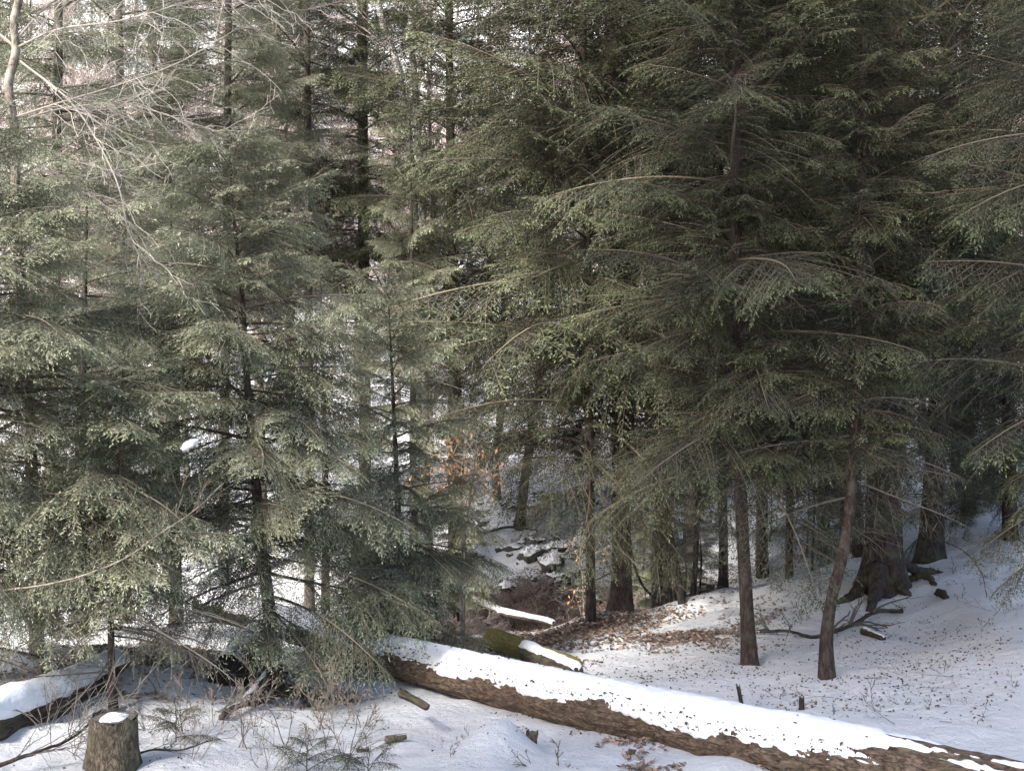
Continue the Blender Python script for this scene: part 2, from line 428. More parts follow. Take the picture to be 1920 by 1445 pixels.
    if needles:
        nb = np.maximum(2, (TL / sp_blade).astype(int))
        idx = np.repeat(np.arange(len(TO)), nb)
        pos = np.concatenate([np.arange(c) / c for c in nb])
        par = np.concatenate([np.arange(c) % 2 for c in nb]) * 2 - 1
        o = TO[idx] + TD[idx] * (TL[idx] * pos)[:, None]
        o[:, 2] -= 0.25 * TL[idx] * pos ** 2 * droop
        nn = norm(TN[idx] - TD[idx] * np.sum(TN[idx] * TD[idx], 1, keepdims=True))
        sid = np.cross(nn, TD[idx]) * par[:, None]
        an = R(44) * (1 - 0.4 * pos) + r.normal(0, .2, len(idx))
        bd = TD[idx] * np.cos(an)[:, None] + sid * np.sin(an)[:, None]
        bd[:, 2] -= r.uniform(-0.05, .3, len(idx)) * droop
        bd = norm(bd)
        bn = norm(nn + r.normal(0, .55, nn.shape))
        bl = blade_len * (1.25 - 0.5 * pos) * r.uniform(.7, 1.25, len(idx))
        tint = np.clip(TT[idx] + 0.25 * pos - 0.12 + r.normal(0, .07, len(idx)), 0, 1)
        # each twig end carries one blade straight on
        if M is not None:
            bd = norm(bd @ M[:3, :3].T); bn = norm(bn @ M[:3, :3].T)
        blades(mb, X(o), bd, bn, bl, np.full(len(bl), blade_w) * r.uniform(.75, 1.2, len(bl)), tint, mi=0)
        e = TO + TD * TL[:, None]; e[:, 2] -= .25 * TL * droop
        e = e + 0
        td = TD if M is None else norm(TD @ M[:3, :3].T); tn = TN if M is None else norm(TN @ M[:3, :3].T)
        blades(mb, X(e - TD * (blade_len * .3)), td, tn, np.full(len(e), blade_len * 1.2), np.full(len(e), blade_w), np.clip(TT + .25, 0, 1), mi=0)
    if own:
        return mb.mesh('hemlock_bough', [M_fol, M_twig] if needles else [M_fol, M_dead])

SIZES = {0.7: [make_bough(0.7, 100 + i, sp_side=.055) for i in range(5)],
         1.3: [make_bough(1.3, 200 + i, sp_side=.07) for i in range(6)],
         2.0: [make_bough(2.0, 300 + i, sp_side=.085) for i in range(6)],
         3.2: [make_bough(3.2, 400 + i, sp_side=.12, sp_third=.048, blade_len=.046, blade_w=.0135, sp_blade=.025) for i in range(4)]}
DEADS = [make_bough(L_, 500 + i, needles=False, sp_side=.16, sp_third=.09, droop=.9) for i, L_ in enumerate((1.2, 1.2, 1.8, 1.8))]
DLEN = (1.2, 1.2, 1.8, 1.8)
print('bough tris', {k: [sum(len(p.vertices) - 2 for p in m.polygons) for m in v[:1]] for k, v in SIZES.items()})

def smooth_path(pts, m=6):
    P = [Vector(p) for p in pts]
    if len(P) < 3:
        return [P[0].lerp(P[-1], i / (m * 2)) for i in range(m * 2 + 1)]
    Q = [P[0] * 2 - P[1]] + P + [P[-1] * 2 - P[-2]]
    out = []
    for i in range(1, len(Q) - 2):
        p0, p1, p2, p3 = Q[i - 1:i + 3]
        for k in range(m):
            t = k / m
            out.append(0.5 * ((2 * p1) + (p2 - p0) * t + (2 * p0 - 5 * p1 + 4 * p2 - p3) * t * t + (3 * p1 - p0 - 3 * p2 + p3) * t ** 3))
    out.append(P[-1])
    return out

def trunk_mesh(name, path, r0, r1, mat, sides=16, flare=1.6, flare_h=0.5, lobes=0.0, seed=0, rough=0.06, seg=None):
    """path in local coordinates, from the base up"""
    P = np.array([tuple(p) for p in path]); 
    L = np.concatenate([[0], np.cumsum(np.linalg.norm(np.diff(P, axis=0), axis=1))])
    n = seg or int(max(24, min(160, L[-1] / 0.09)))
    # denser near base
    t = (np.linspace(0, 1, n) ** 1.6) * L[-1]
    Q = np.stack([np.interp(t, L, P[:, k]) for k in range(3)], 1)
    mb = MB(); V = []
    T = norm(np.gradient(Q, axis=0))
    rnd = random.Random(seed); ph = rnd.uniform(0, 6.28)
    for i in range(n):
        A = norm(np.cross(T[i], np.array([0, 1.0, 0.02]))); B = np.cross(T[i], A)
        f = t[i] / L[-1]
        rb = r0 + (r1 - r0) * f
        ex = math.exp(-t[i] / flare_h)
        for j in range(sides):
            a = j / sides * 2 * math.pi
            w = 1 + (flare - 1) * ex * (1 + lobes * math.cos(3 * a + ph) + lobes * 0.6 * math.cos(5 * a + ph * 2))
            q = Vector((math.cos(a) * 2.2, math.sin(a) * 2.2, t[i] * 0.9 + seed))
            nz = noise.noise(q * 1.2) + 0.6 * noise.noise(Vector((q.x * 3, q.y * 3, q.z * 1.6)))
            rr_ = rb * w * (1 + rough * nz)
            V.append(Q[i] + A * math.cos(a) * rr_ + B * math.sin(a) * rr_)
    i = np.arange(n - 1)[:, None] * sides; j = np.arange(sides)[None, :]; k = (j + 1) % sides
    mb.add(V, quads=np.stack([i + j, i + k, i + sides + k, i + sides + j], -1).reshape(-1, 4))
    # closing tip
    V2 = [Q[-1]]; mb.add(V2)
    tip = mb.n - 1; b0 = (n - 1) * sides
    mb.t.append(np.array([[b0 + jj_, b0 + (jj_ + 1) % sides, tip] for jj_ in range(sides)])); mb.tm.append(np.zeros(sides))
    return mb.mesh(name, [mat], True)

def path_at(path, z):
    for a, b in zip(path[:-1], path[1:]):
        if a.z <= z <= b.z: return a.lerp(b, (z - a.z) / max(1e-6, b.z - a.z))
    return path[-1] if z > path[-1].z else path[0]

def hemlock(label, pts, r0, r1, z0, z1, n, len_lo, len_hi, prof='cone', el=(5, 25), seed=1, mat=None, flare=1.5, lobes=0.1, dead=(0, 0, 0), az_fn=None, group=None, extra=(), smin=0.25, name='hemlock_tree', sides=16, flare_h=.35, droop_low=0, rough=.06, len_z=None, front=(0, 0, 0, 0), fol=None, dens=1.2):
    """pts: world points along the trunk from the ground up; boughs between world heights z0 and z1"""
    base = Vector(pts[0])
    e = empty(name, base); tag(e, label, 'tree', group)
    path = [p - base for p in smooth_path(pts)]
    link('trunk', trunk_mesh('trunk', path, r0, r1, mat or M_bark, sides, flare, flare_h, lobes, seed, rough), e)
    rd = random.Random(seed * 13 + 5)
    def put(z, a, elv, ln, me, ml, nm):
        p = path_at(path, z - base.z)
        sc = ln / ml
        o = link(nm, me, e, p, (R(rd.gauss(0, 20)), -elv, a), (sc, sc * rd.choice((-1, 1)) * rd.uniform(.9, 1.1), sc))
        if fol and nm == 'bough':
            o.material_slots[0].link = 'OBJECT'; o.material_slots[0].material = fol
    n = int(n * dens)
    for i in range(n):
        f = (i + rd.random()) / n
        z = z0 + (z1 - z0) * f
        a = i * 2.39996 + rd.uniform(-.5, .5)
        if prof == 'cone':
            ln = len_hi + (len_lo - len_hi) * (1 - f) ** 0.8
            if f < .12: ln *= .75
        elif prof == 'round':
            ln = len_lo + (len_hi - len_lo) * math.sin(math.pi * min(1, f * .8 + .15))
        else:
            ln = len_lo
        ln *= rd.uniform(.55, 1.25)
        if az_fn:
            k = az_fn(a, z)
            if k <= 0: continue
            ln *= k
        elv = R(el[0] + (el[1] - el[0]) * f + rd.gauss(0, 12))
        key = min(SIZES, key=lambda s_: abs(math.log(s_ / ln)))
        put(z, a, elv, ln, rd.choice(SIZES[key]), key, 'bough')
    for i in range(int(dead[2] * 1.8)):
        z = rd.uniform(dead[0], dead[1]); k = rd.randrange(4)
        put(z, rd.uniform(0, 6.283), R(rd.uniform(-25, 12)), DLEN[k] * rd.uniform(.5, 1.1), DEADS[k], DLEN[k], 'dead_branch')
    for i in range(front[2]):
        z = rd.uniform(front[0], front[1]); ln = front[3] * rd.uniform(.6, 1.2)
        key = min(SIZES, key=lambda s_: abs(math.log(s_ / ln)))
        put(z, R(rd.uniform(200, 340)), R(rd.uniform(-15, 15)), ln, rd.choice(SIZES[key]), key, 'bough')
    # named boughs reaching where the photograph shows them: (z, azimuth deg, elevation deg, length)
    for (z, a, elv, ln) in extra:
        key = min(SIZES, key=lambda s_: abs(math.log(s_ / ln)))
        put(z, R(a), R(elv), ln, rd.choice(SIZES[key]), key, 'bough')
    return e

def P_(px, Y, dz=-0.08):   # ground point under a photo column at a depth
    return on_ground(px, Y, dz)

exec_trees = True
# ------------------------------------------------------------------ the big hemlocks on the right
hemlock('massive old hemlock with flaring roots, thickest trunk on the right bank', [P_(1652, 18.2, -.15), at(1655, 1000, 18.3), at(1662, 700, 18.4), at(1680, 100, 18.6), at(1690, -700, 18.8)],
        .28, .15, 4.2, 17, 88, 3.6, 2.4, 'flat', (5, 36), 11, M_bark, 1.9, .28, (1.2, 7, 30), front=(2.7, 8, 34, 2.2), sides=44, flare_h=.42, rough=.10, name='old_hemlock')
hemlock('second old hemlock standing just behind the massive one', [P_(1742, 21.0, -.1), at(1752, 900, 21.2), at(1770, 500, 21.4), at(1790, -500, 21.8)],
        .21, .13, 3.0, 17, 70, 3.4, 2.2, 'flat', (0, 32), 12, M_bark, 1.7, .2, (1.0, 6, 30), sides=28, name='old_hemlock')
hemlock('slim hemlock with curved reddish trunk in front of the massive one', [P_(1552, 13.4), at(1550, 1200, 13.5), at(1560, 1120, 13.55), at(1582, 1030, 13.7), at(1598, 900, 14.0), at(1606, 750, 14.3), at(1612, 600, 14.5), at(1618, 200, 14.8), at(1622, -100, 15)],
        0.074, .045, 2.6, 8.6, 34, 1.5, .9, 'cone', (0, 25), 13, M_bark_red, 1.6, .3, (1.4, 4, 10), front=(2.4, 9, 48, 1.1))
hemlock('straight reddish hemlock trunk rising from the hollow right of centre', [P_(1408, 14.9), at(1398, 1100, 15), at(1388, 900, 15), at(1380, 500, 15.2), at(1385, 0, 15.4), at(1390, -700, 15.6)],
        .092, .06, 1.9, 13, 88, 2.6, 1.7, 'flat', (0, 38), 14, M_bark_red, 1.6, .3, (1.4, 5, 14), sides=20, front=(2.2, 11.5, 74, 1.5))
hemlock('thick dark red hemlock trunk at the edge of the ravine', [P_(1165, 20.0), at(1166, 1000, 20), at(1164, 800, 20), at(1160, 400, 20), at(1150, 0, 20), at(1145, -700, 20.2)],
        .18, .12, 2.5, 17, 118, 4.1, 2.6, 'flat', (-2, 40), 15, M_bark_red, 1.6, .3, (.6, 6, 18), sides=22, front=(2.2, 9, 24, 2.0))
hemlock('narrow reddish hemlock trunk left of the thick one at the ravine edge', [P_(1108, 19.3), at(1107, 1000, 19.3), at(1104, 800, 19.3), at(1100, 400, 19.4), at(1090, 0, 19.4), at(1085, -400, 19.5)],
        .085, .06, 1.3, 13, 80, 2.9, 2.0, 'flat', (-4, 38), 16, M_bark_red, 1.35, .1, (.3, 4, 12))
hemlock('straight member of the crossing pair of thin trunks on the ridge', [P_(1252, 20.6), at(1250, 1050, 20.6), at(1243, 930, 20.6), at(1236, 700, 20.7), at(1230, 200, 20.9)],
        .08, .05, 1.9, 8.5, 30, 1.8, 1.2, 'flat', (-5, 25), 17, M_bark, 1.4, .1, (.2, 4, 14))
hemlock('leaning member of the crossing pair of thin trunks on the ridge', [P_(1280, 19.6), at(1268, 1060, 19.7), at(1250, 960, 19.8), at(1240, 800, 19.9), at(1232, 500, 20), at(1240, 200, 20)],
        .062, .04, 2.2, 8.0, 22, 1.5, 1.0, 'flat', (-5, 25), 18, M_bark, 1.3, .1, (.5, 4, 12))
hemlock('thin dark hemlock pole right of the crossing pair', [P_(1298, 20.4), at(1305, 1040, 20.4), at(1310, 900, 20.5), at(1314, 600, 20.6), at(1318, 300, 20.7)],
        .05, .035, .9, 8.0, 40, 1.2, .8, 'flat', (-8, 22), 19, M_bark, 1.3, .1, (-.2, 4, 20))
hemlock('dark hemlock behind the straight reddish trunk', [P_(1356, 23.0), at(1356, 1000, 23), at(1352, 800, 23), at(1350, 300, 23.2), at(1350, -200, 23.5)],
        .10, .06, 1.6, 13, 60, 2.0, 1.5, 'flat', (-5, 25), 20, M_bark, 1.3, .1, (0, 4, 22))
hemlock('slender grey hemlock seen between two reddish trunks', [P_(1480, 25.0), at(1480, 1000, 25), at(1482, 800, 25), at(1486, 400, 25), at(1490, -200, 25.4)],
        .085, .06, 1.8, 12, 36, 1.8, 1.3, 'flat', (-5, 25), 21, M_bark, 1.3, .1, (.5, 5, 20))
hemlock('dark trunk partly hidden left of the massive hemlock', [P_(1612, 22.5), at(1608, 980, 22.5), at(1600, 800, 22.5), at(1600, 300, 22.8), at(1600, -200, 23)],
        .12, .08, 5.0, 14, 45, 2.4, 1.8, 'flat', (-5, 25), 22, M_bark, 1.4, .1, (.6, 5, 16))
hemlock('hemlock at the right edge with low fringed boughs over the snow', [P_(1895, 21.5), at(1893, 950, 21.5), at(1890, 700, 21.5), at(1885, 200, 21.8), at(1880, -400, 22)],
        .13, .09, .75, 14, 84, 2.2, 2.0, 'flat', (-12, 22), 23, M_bark, 1.4, .1, (.6, 5, 14))
hemlock('near hemlock beyond the right edge reaching pale boughs into view', [P_(2130, 13.0), at(2125, 900, 13.1), at(2120, 300, 13.2), at(2110, -900, 13.4)],
        .19, .12, 2.6, 13, 74, 2.7, 1.9, 'flat', (0, 42), 24, M_bark, 1.4, .1, (2, 4, 4), extra=[(5.2, 170, 28, 2.6), (6.3, 185, 30, 2.4), (4.3, 175, 18, 2.5), (3.9, 160, 5, 2.2), (5.9, 150, 22, 2.4), (2.6, 185, -18, 1.6), (2.1, 178, -20, 2.2), (1.7, 165, -26, 1.9), (3.1, 190, -10, 2.5), (2.4, 200, -15, 1.9)])
hemlock('tall hemlock between the ravine trunk and the straight reddish one', [P_(1235, 23.5), at(1235, 700, 23.5), at(1232, 300, 23.6), at(1230, -500, 24)],
        .14, .10, 3.6, 17, 78, 3.0, 2.4, 'flat', (-5, 30), 25, M_bark, 1.4, .1, (.6, 5, 14))
hemlock('hemlock behind the slim curved trunk filling the dark gap', [P_(1545, 27.0), at(1545, 700, 27), at(1550, 300, 27.2), at(1555, -300, 27.5)],
        .14, .10, 5.5, 17, 64, 2.8, 2.2, 'flat', (-5, 28), 26, M_bark, 1.4, .1, (1, 6, 18))
hemlock('dark hemlock standing alone down the snowy slope', [P_(930, 37.0), at(930, 850, 37), at(938, 780, 37), at(946, 600, 37.2), at(950, 200, 37.5)],
        .14, .09, 2.0, 13, 80, 2.6, 1.6, 'cone', (-5, 22), 27, M_bark, 1.4, .15, (1, 4, 8))
hemlock('leaning hemlock trunk standing in the snow beyond the ravine', [P_(974, 33.5), at(984, 900, 33.4), at(1000, 790, 33.3), at(1012, 700, 33.2), at(1020, 400, 33), at(1020, 100, 33)],
        .15, .09, .9, 12, 78, 2.7, 1.8, 'flat', (-8, 22), 28, M_bark, 1.5, .2, (.2, 4, 12))
hemlock('small hemlock beyond the ravine half hidden by pale boughs', [P_(858, 30.5), at(858, 850, 30.5), at(856, 700, 30.6), at(850, 350, 30.8)],
        .2, .08, 1.6, 10, 60, 2.4, 1.2, 'cone', (-8, 22), 29, M_bark, 1.4, .1, (0, 4, 10))

rsap = random.Random(8)
for k_ in range(20):
    px = rsap.uniform(1130, 1900) if k_ > 3 else rsap.uniform(1180, 1300); Y = rsap.uniform(23, 33); hh = rsap.uniform(1.2, 3.2)
    b_ = P_(px, Y)
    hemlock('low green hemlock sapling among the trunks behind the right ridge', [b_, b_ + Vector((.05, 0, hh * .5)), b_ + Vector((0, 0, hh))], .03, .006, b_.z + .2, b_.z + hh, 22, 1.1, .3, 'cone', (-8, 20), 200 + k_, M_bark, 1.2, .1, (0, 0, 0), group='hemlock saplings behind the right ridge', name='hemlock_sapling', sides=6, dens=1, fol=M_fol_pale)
# ------------------------------------------------------------------ the sunlit young hemlocks on the left
hemlock('young hemlock with tilted trunk beside the dark log end', [P_(522, 12.7), at(508, 1180, 12.8), at(498, 1080, 12.9), at(484, 950, 13.0), at(466, 750, 13.1), at(454, 560, 13.1), at(440, 420, 13.1), at(430, 290, 13.1)],
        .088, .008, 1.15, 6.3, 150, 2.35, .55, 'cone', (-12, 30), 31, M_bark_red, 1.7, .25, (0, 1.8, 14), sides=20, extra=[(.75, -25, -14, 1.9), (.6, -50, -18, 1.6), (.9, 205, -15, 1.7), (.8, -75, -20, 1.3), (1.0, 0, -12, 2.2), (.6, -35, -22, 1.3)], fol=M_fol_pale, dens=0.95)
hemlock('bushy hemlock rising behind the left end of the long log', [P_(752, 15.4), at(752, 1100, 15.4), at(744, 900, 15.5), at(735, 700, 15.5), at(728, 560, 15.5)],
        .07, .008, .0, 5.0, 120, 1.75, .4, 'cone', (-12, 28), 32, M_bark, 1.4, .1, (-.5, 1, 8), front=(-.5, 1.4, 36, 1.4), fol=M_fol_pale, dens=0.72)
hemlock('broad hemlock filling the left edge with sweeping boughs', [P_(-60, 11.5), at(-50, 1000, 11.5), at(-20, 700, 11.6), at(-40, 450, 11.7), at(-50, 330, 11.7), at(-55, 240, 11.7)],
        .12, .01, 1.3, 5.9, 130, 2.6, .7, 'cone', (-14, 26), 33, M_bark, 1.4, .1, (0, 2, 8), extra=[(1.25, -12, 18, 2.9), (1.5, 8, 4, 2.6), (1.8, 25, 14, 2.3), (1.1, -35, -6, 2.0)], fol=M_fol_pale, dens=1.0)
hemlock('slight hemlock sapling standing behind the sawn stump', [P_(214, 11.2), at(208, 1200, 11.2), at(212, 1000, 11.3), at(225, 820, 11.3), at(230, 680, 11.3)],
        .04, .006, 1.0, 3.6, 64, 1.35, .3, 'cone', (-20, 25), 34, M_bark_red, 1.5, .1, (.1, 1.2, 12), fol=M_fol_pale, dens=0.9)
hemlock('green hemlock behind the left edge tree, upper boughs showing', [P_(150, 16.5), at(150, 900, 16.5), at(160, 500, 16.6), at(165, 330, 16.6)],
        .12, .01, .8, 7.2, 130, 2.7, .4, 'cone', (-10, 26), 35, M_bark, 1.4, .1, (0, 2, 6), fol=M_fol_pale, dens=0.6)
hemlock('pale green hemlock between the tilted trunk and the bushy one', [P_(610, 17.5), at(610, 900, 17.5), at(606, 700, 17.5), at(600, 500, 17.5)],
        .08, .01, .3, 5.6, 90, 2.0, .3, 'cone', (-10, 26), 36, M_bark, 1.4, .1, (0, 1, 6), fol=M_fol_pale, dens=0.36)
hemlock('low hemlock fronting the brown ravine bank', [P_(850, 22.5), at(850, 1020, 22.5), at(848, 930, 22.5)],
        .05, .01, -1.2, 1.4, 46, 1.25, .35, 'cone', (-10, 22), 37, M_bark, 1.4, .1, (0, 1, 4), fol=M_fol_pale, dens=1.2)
hemlock('hemlock behind the tilted trunk, middle left', [P_(330, 21.0), at(330, 900, 21), at(325, 600, 21), at(320, 380, 21)],
        .12, .01, .3, 7.5, 100, 2.5, .4, 'cone', (-10, 24), 38, M_bark, 1.4, .1, (0, 1, 6), fol=M_fol_pale, dens=0.36)
hemlock('tall hemlock with dark bare trunk showing at the top left of centre', [P_(545, 33.0), at(545, 700, 33), at(538, 400, 33), at(530, 200, 33), at(520, 60, 33), at(518, -300, 33)],
        .15, .09, 1.0, 19, 86, 2.7, 2.0, 'flat', (-8, 22), 39, M_bark_mid, 1.3, .1, (3, 12, 26), front=(5, 12, 26, 1.9))
hemlock('tall hemlock holding the crown left of the dark mass', [P_(685, 29.0), at(684, 700, 29), at(682, 500, 29), at(680, 200, 29), at(676, -300, 29)],
        .17, .11, 5.2, 17, 84, 3.0, 2.2, 'flat', (-6, 26), 40, M_bark_mid, 1.3, .1, (1, 7, 22), front=(6, 12, 26, 2.0))
hemlock('tall hemlock with knotted trunk in the upper left', [P_(315, 29.0), at(315, 700, 29), at(308, 400, 29), at(296, 250, 29), at(284, 60, 29), at(280, -300, 29)],
        .13, .09, 4.5, 16, 50, 2.0, 1.6, 'flat', (-6, 22), 41, M_bark_mid, 1.3, .1, (1, 9, 20), front=(5, 12, 26, 1.8))

hemlock('pointed hemlock standing in front of the two birch trunks', [P_(775, 23.5), at(775, 900, 23.5), at(772, 500, 23.5), at(768, 190, 23.5)],
        .11, .012, 1.0, 9.2, 110, 2.3, .5, 'cone', (-8, 28), 46, M_bark, 1.4, .1, (0, 4, 10), fol=M_fol_pale, dens=.8)
hemlock('tall hemlock between the birches and the dark central crowns', [P_(850, 26.0), at(850, 900, 26), at(846, 400, 26), at(842, 0, 26), at(842, -300, 26)],
        .14, .08, 4.5, 15, 80, 2.7, 1.8, 'flat', (-6, 30), 50, M_bark, 1.4, .1, (1, 5, 10), front=(5, 12, 20, 1.8))
hemlock('dark back hemlock behind the straight reddish trunk', [P_(1430, 29.0), at(1430, 900, 29), at(1432, 300, 29), at(1432, -200, 29)],
        .14, .09, 1.5, 14, 90, 2.6, 2.0, 'flat', (-10, 24), 47, M_bark, 1.4, .1, (0, 4, 16))
hemlock('dark back hemlock right of the massive trunk', [P_(1815, 26.5), at(1815, 900, 26.5), at(1812, 300, 26.5), at(1812, -200, 26.5)],
        .15, .10, 1.8, 14, 90, 2.6, 2.0, 'flat', (-10, 24), 48, M_bark, 1.4, .1, (.5, 4, 16))
hemlock('dark back hemlock between the slender grey one and the massive trunk', [P_(1585, 30.0), at(1585, 900, 30), at(1582, 300, 30), at(1582, -200, 30)],
        .14, .09, 1.2, 14, 90, 2.5, 2.0, 'flat', (-10, 24), 49, M_bark, 1.4, .1, (.5, 4, 16))
hemlock('ragged hemlock rising through the bare maple twigs', [P_(95, 19.0), at(95, 900, 19), at(105, 400, 19), at(110, 0, 19), at(110, -300, 19)],
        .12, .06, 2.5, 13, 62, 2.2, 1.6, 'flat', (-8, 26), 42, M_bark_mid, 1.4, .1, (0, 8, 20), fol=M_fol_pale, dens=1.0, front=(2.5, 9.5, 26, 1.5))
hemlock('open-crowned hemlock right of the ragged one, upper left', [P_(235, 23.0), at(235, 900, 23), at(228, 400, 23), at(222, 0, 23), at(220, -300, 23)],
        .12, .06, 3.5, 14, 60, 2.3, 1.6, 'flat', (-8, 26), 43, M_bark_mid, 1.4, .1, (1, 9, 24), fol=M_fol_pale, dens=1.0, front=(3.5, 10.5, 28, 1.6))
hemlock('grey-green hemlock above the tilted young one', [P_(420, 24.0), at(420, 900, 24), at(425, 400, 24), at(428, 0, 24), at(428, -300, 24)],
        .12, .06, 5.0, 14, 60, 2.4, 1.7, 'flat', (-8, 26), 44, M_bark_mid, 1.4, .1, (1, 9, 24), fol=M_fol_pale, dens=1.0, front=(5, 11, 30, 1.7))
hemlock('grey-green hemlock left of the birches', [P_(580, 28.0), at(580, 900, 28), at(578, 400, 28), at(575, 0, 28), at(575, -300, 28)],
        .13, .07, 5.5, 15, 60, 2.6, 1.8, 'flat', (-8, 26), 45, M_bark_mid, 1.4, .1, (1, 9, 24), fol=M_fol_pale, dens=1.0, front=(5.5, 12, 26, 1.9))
# ------------------------------------------------------------------ bare broadleaf trees
def grow(mb, p, d, ln, rad, depth, r, spread=0.5, up=0.15, sides=3, seglen=0.35, kids=(2, 4), shrink=.62, tint0=.3, min_r=.0025, wob=.12):
    n = max(2, int(ln / seglen) + 1)
    pts = [np.array(p, float)]; dd = np.array(d, float)
    for i in range(n):
        dd = norm(dd + r.normal(0, wob, 3) + np.array([0, 0, up * .1]))
        pts.append(pts[-1] + dd * ln / n)
    rr_ = np.maximum(np.linspace(rad, rad * .45, n + 1), min_r)
    t = min(1, tint0 + .18)
    mb.tube(pts, rr_, sides if rad > .012 else 3, tint=t, mi=0, cap=False)
    if depth <= 0: return
    k = r.integers(kids[0], kids[1] + 1) + (2 if ln > 1.5 else 0)
    for j in range(k):
        f = 0.25 + 0.75 * (j + r.random()) / k
        i = min(n, max(0, int(f * n)))
        a = r.uniform(0, 6.283); perp = norm(np.cross(dd, [math.cos(a), math.sin(a), .3]))
        nd = norm(dd * math.cos(spread) + perp * math.sin(spread) * r.uniform(.7, 1.4) + np.array([0, 0, up]))
        grow(mb, pts[i], nd, ln * shrink * r.uniform(.6, 1.15) * (1.1 - .35 * f), max(min_r, rr_[i] * .6), depth - 1, r, spread, up, sides, seglen, kids, shrink, t, min_r, wob)

def bare_crown(seed, H):
    r = np.random.default_rng(seed); mb = MB()
    n = 26
    for i in range(n):
        f = (i + r.random()) / n
        z = H * (.30 + .68 * f)
        a = i * 2.4 + r.uniform(-.4, .4)
        ln = H * .24 * (1.15 - f) * r.uniform(.7, 1.3)
        grow(mb, (0, 0, z), norm(np.array([math.cos(a), math.sin(a), r.uniform(.5, 1.2)])), ln, .035 * (1.2 - f), 3, r, .6, .12, 4, .55, (3, 5), .62, .1, .011)
    return mb.mesh('bare_crown', [M_pink], False)
BARE = [(bare_crown(600 + i, 13.0), trunk_mesh('trunk', [Vector((0, 0, -.3)), Vector((.1 * i - .2, .1, 5)), Vector((.2, .1 * i - .1, 9)), Vector((0, 0, 13))], .17, .02, M_bark_grey, 8, 1.4, .4, 0, 60 + i, seg=20)) for i in range(5)]
print('bare tris', sum(len(p.vertices) - 2 for p in BARE[0][0].polygons))

# far hemlocks: one crown mesh each, four kinds
def far_crown(seed, H, z0, wid, n=74):
    r = np.random.default_rng(seed); mb = MB()
    for i in range(n):
        f = (i + r.random()) / n
        z = z0 + (H - z0) * f
        ln = (wid * (1 - f) ** .75 + .3) * r.uniform(.7, 1.15)
        a = i * 2.39996 + r.uniform(-.4, .4); e = R(-10 + 34 * f + r.normal(0, 6))
        Mx = np.array(Matrix.Translation((0, 0, z)) @ Euler((r.normal(0, .2), -e, a)).to_matrix().to_4x4())
        make_bough(ln, seed * 100 + i, mb=mb, M=Mx, blade_len=.10, blade_w=.05, sp_side=.26, sp_third=.12, sp_blade=.06, wood_r=.02)
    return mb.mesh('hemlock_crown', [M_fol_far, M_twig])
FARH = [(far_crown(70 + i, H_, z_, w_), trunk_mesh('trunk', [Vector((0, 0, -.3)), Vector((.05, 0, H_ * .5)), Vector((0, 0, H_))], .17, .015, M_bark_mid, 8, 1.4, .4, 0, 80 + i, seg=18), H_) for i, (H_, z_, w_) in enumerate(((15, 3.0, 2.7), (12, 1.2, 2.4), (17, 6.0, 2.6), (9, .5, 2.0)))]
print('far tris', sum(len(p.vertices) - 2 for p in FARH[0][0].polygons))

def far_tree(kind, x, y, s, rot, label, group, name):
    e = empty(name, (x, y, h(x, y, False) - .1)); tag(e, label, 'tree', group)
    cr, tr = kind[0], kind[1]
    link('trunk', tr, e, (0, 0, 0), (0, 0, rot), (s, s, s))
    link('crown', cr, e, (0, 0, 0), (0, 0, rot), (s, s, s))
    return e

rf = random.Random(99)
placed = []
def free(x, y, dmin):
    for (a, b_) in placed:
        if (a - x) ** 2 + (b_ - y) ** 2 < dmin * dmin: return False
    placed.append((x, y)); return True
nh = nb_ = 0
tries = 0
while tries < 9000 and (nh < 170 or nb_ < 280):
    tries += 1
    Y = 30 + 120 * rf.random() ** 1.15
    u = rf.uniform(-.60, .60)
    px = 960 + u * FPX
    x = u * Y
    if Y < 52 and 840 < px < 1160: continue
    if Y < 40 and px < 840 and rf.random() < .4: continue
    if not free(x, Y, 1.9 + Y * .008): continue
    right = px > 850
    where = ('behind the bare maple twigs' if px < 350 else 'behind the tilted young hemlock' if px < 650 else 'behind the birches' if px < 850 else 'behind the ravine' if px < 1200 else 'behind the straight reddish trunk' if px < 1520 else 'behind the massive old hemlock')
    depth_ = 'at the foot of the far hill' if Y < 62 else 'halfway up the far hill' if Y < 95 else 'high on the far hill'
    if not right and Y < 78 and rf.random() < .55: continue
    ph_ = (.85 if right else .24) if Y < 85 else (.6 if right else .50)
    if Y < 65 and not right: ph_ = .05
    if rf.random() < ph_ and nh < 170:
        k = rf.choice((0, 0, 1, 2, 2, 3)); s = rf.uniform(.75, 1.2); nh += 1
        zone = 'right' if right else 'left'
        far_tree(FARH[k], x, Y, s, rf.uniform(0, 6.28), 'distant hemlock %s, %s' % (depth_, where), 'distant hemlocks %s, %s' % (depth_, where), 'hemlock_tree')
    elif nb_ < 280:
        k = rf.randrange(5); s = rf.uniform(.7, 1.15); nb_ += 1
        zone = 'right' if right else 'left'
        far_tree(BARE[k], x, Y, s, rf.uniform(0, 6.28), 'distant leafless tree %s, %s' % (depth_, where), 'distant leafless trees %s, %s' % (depth_, where), 'bare_tree')
print('far trees', nh, nb_)
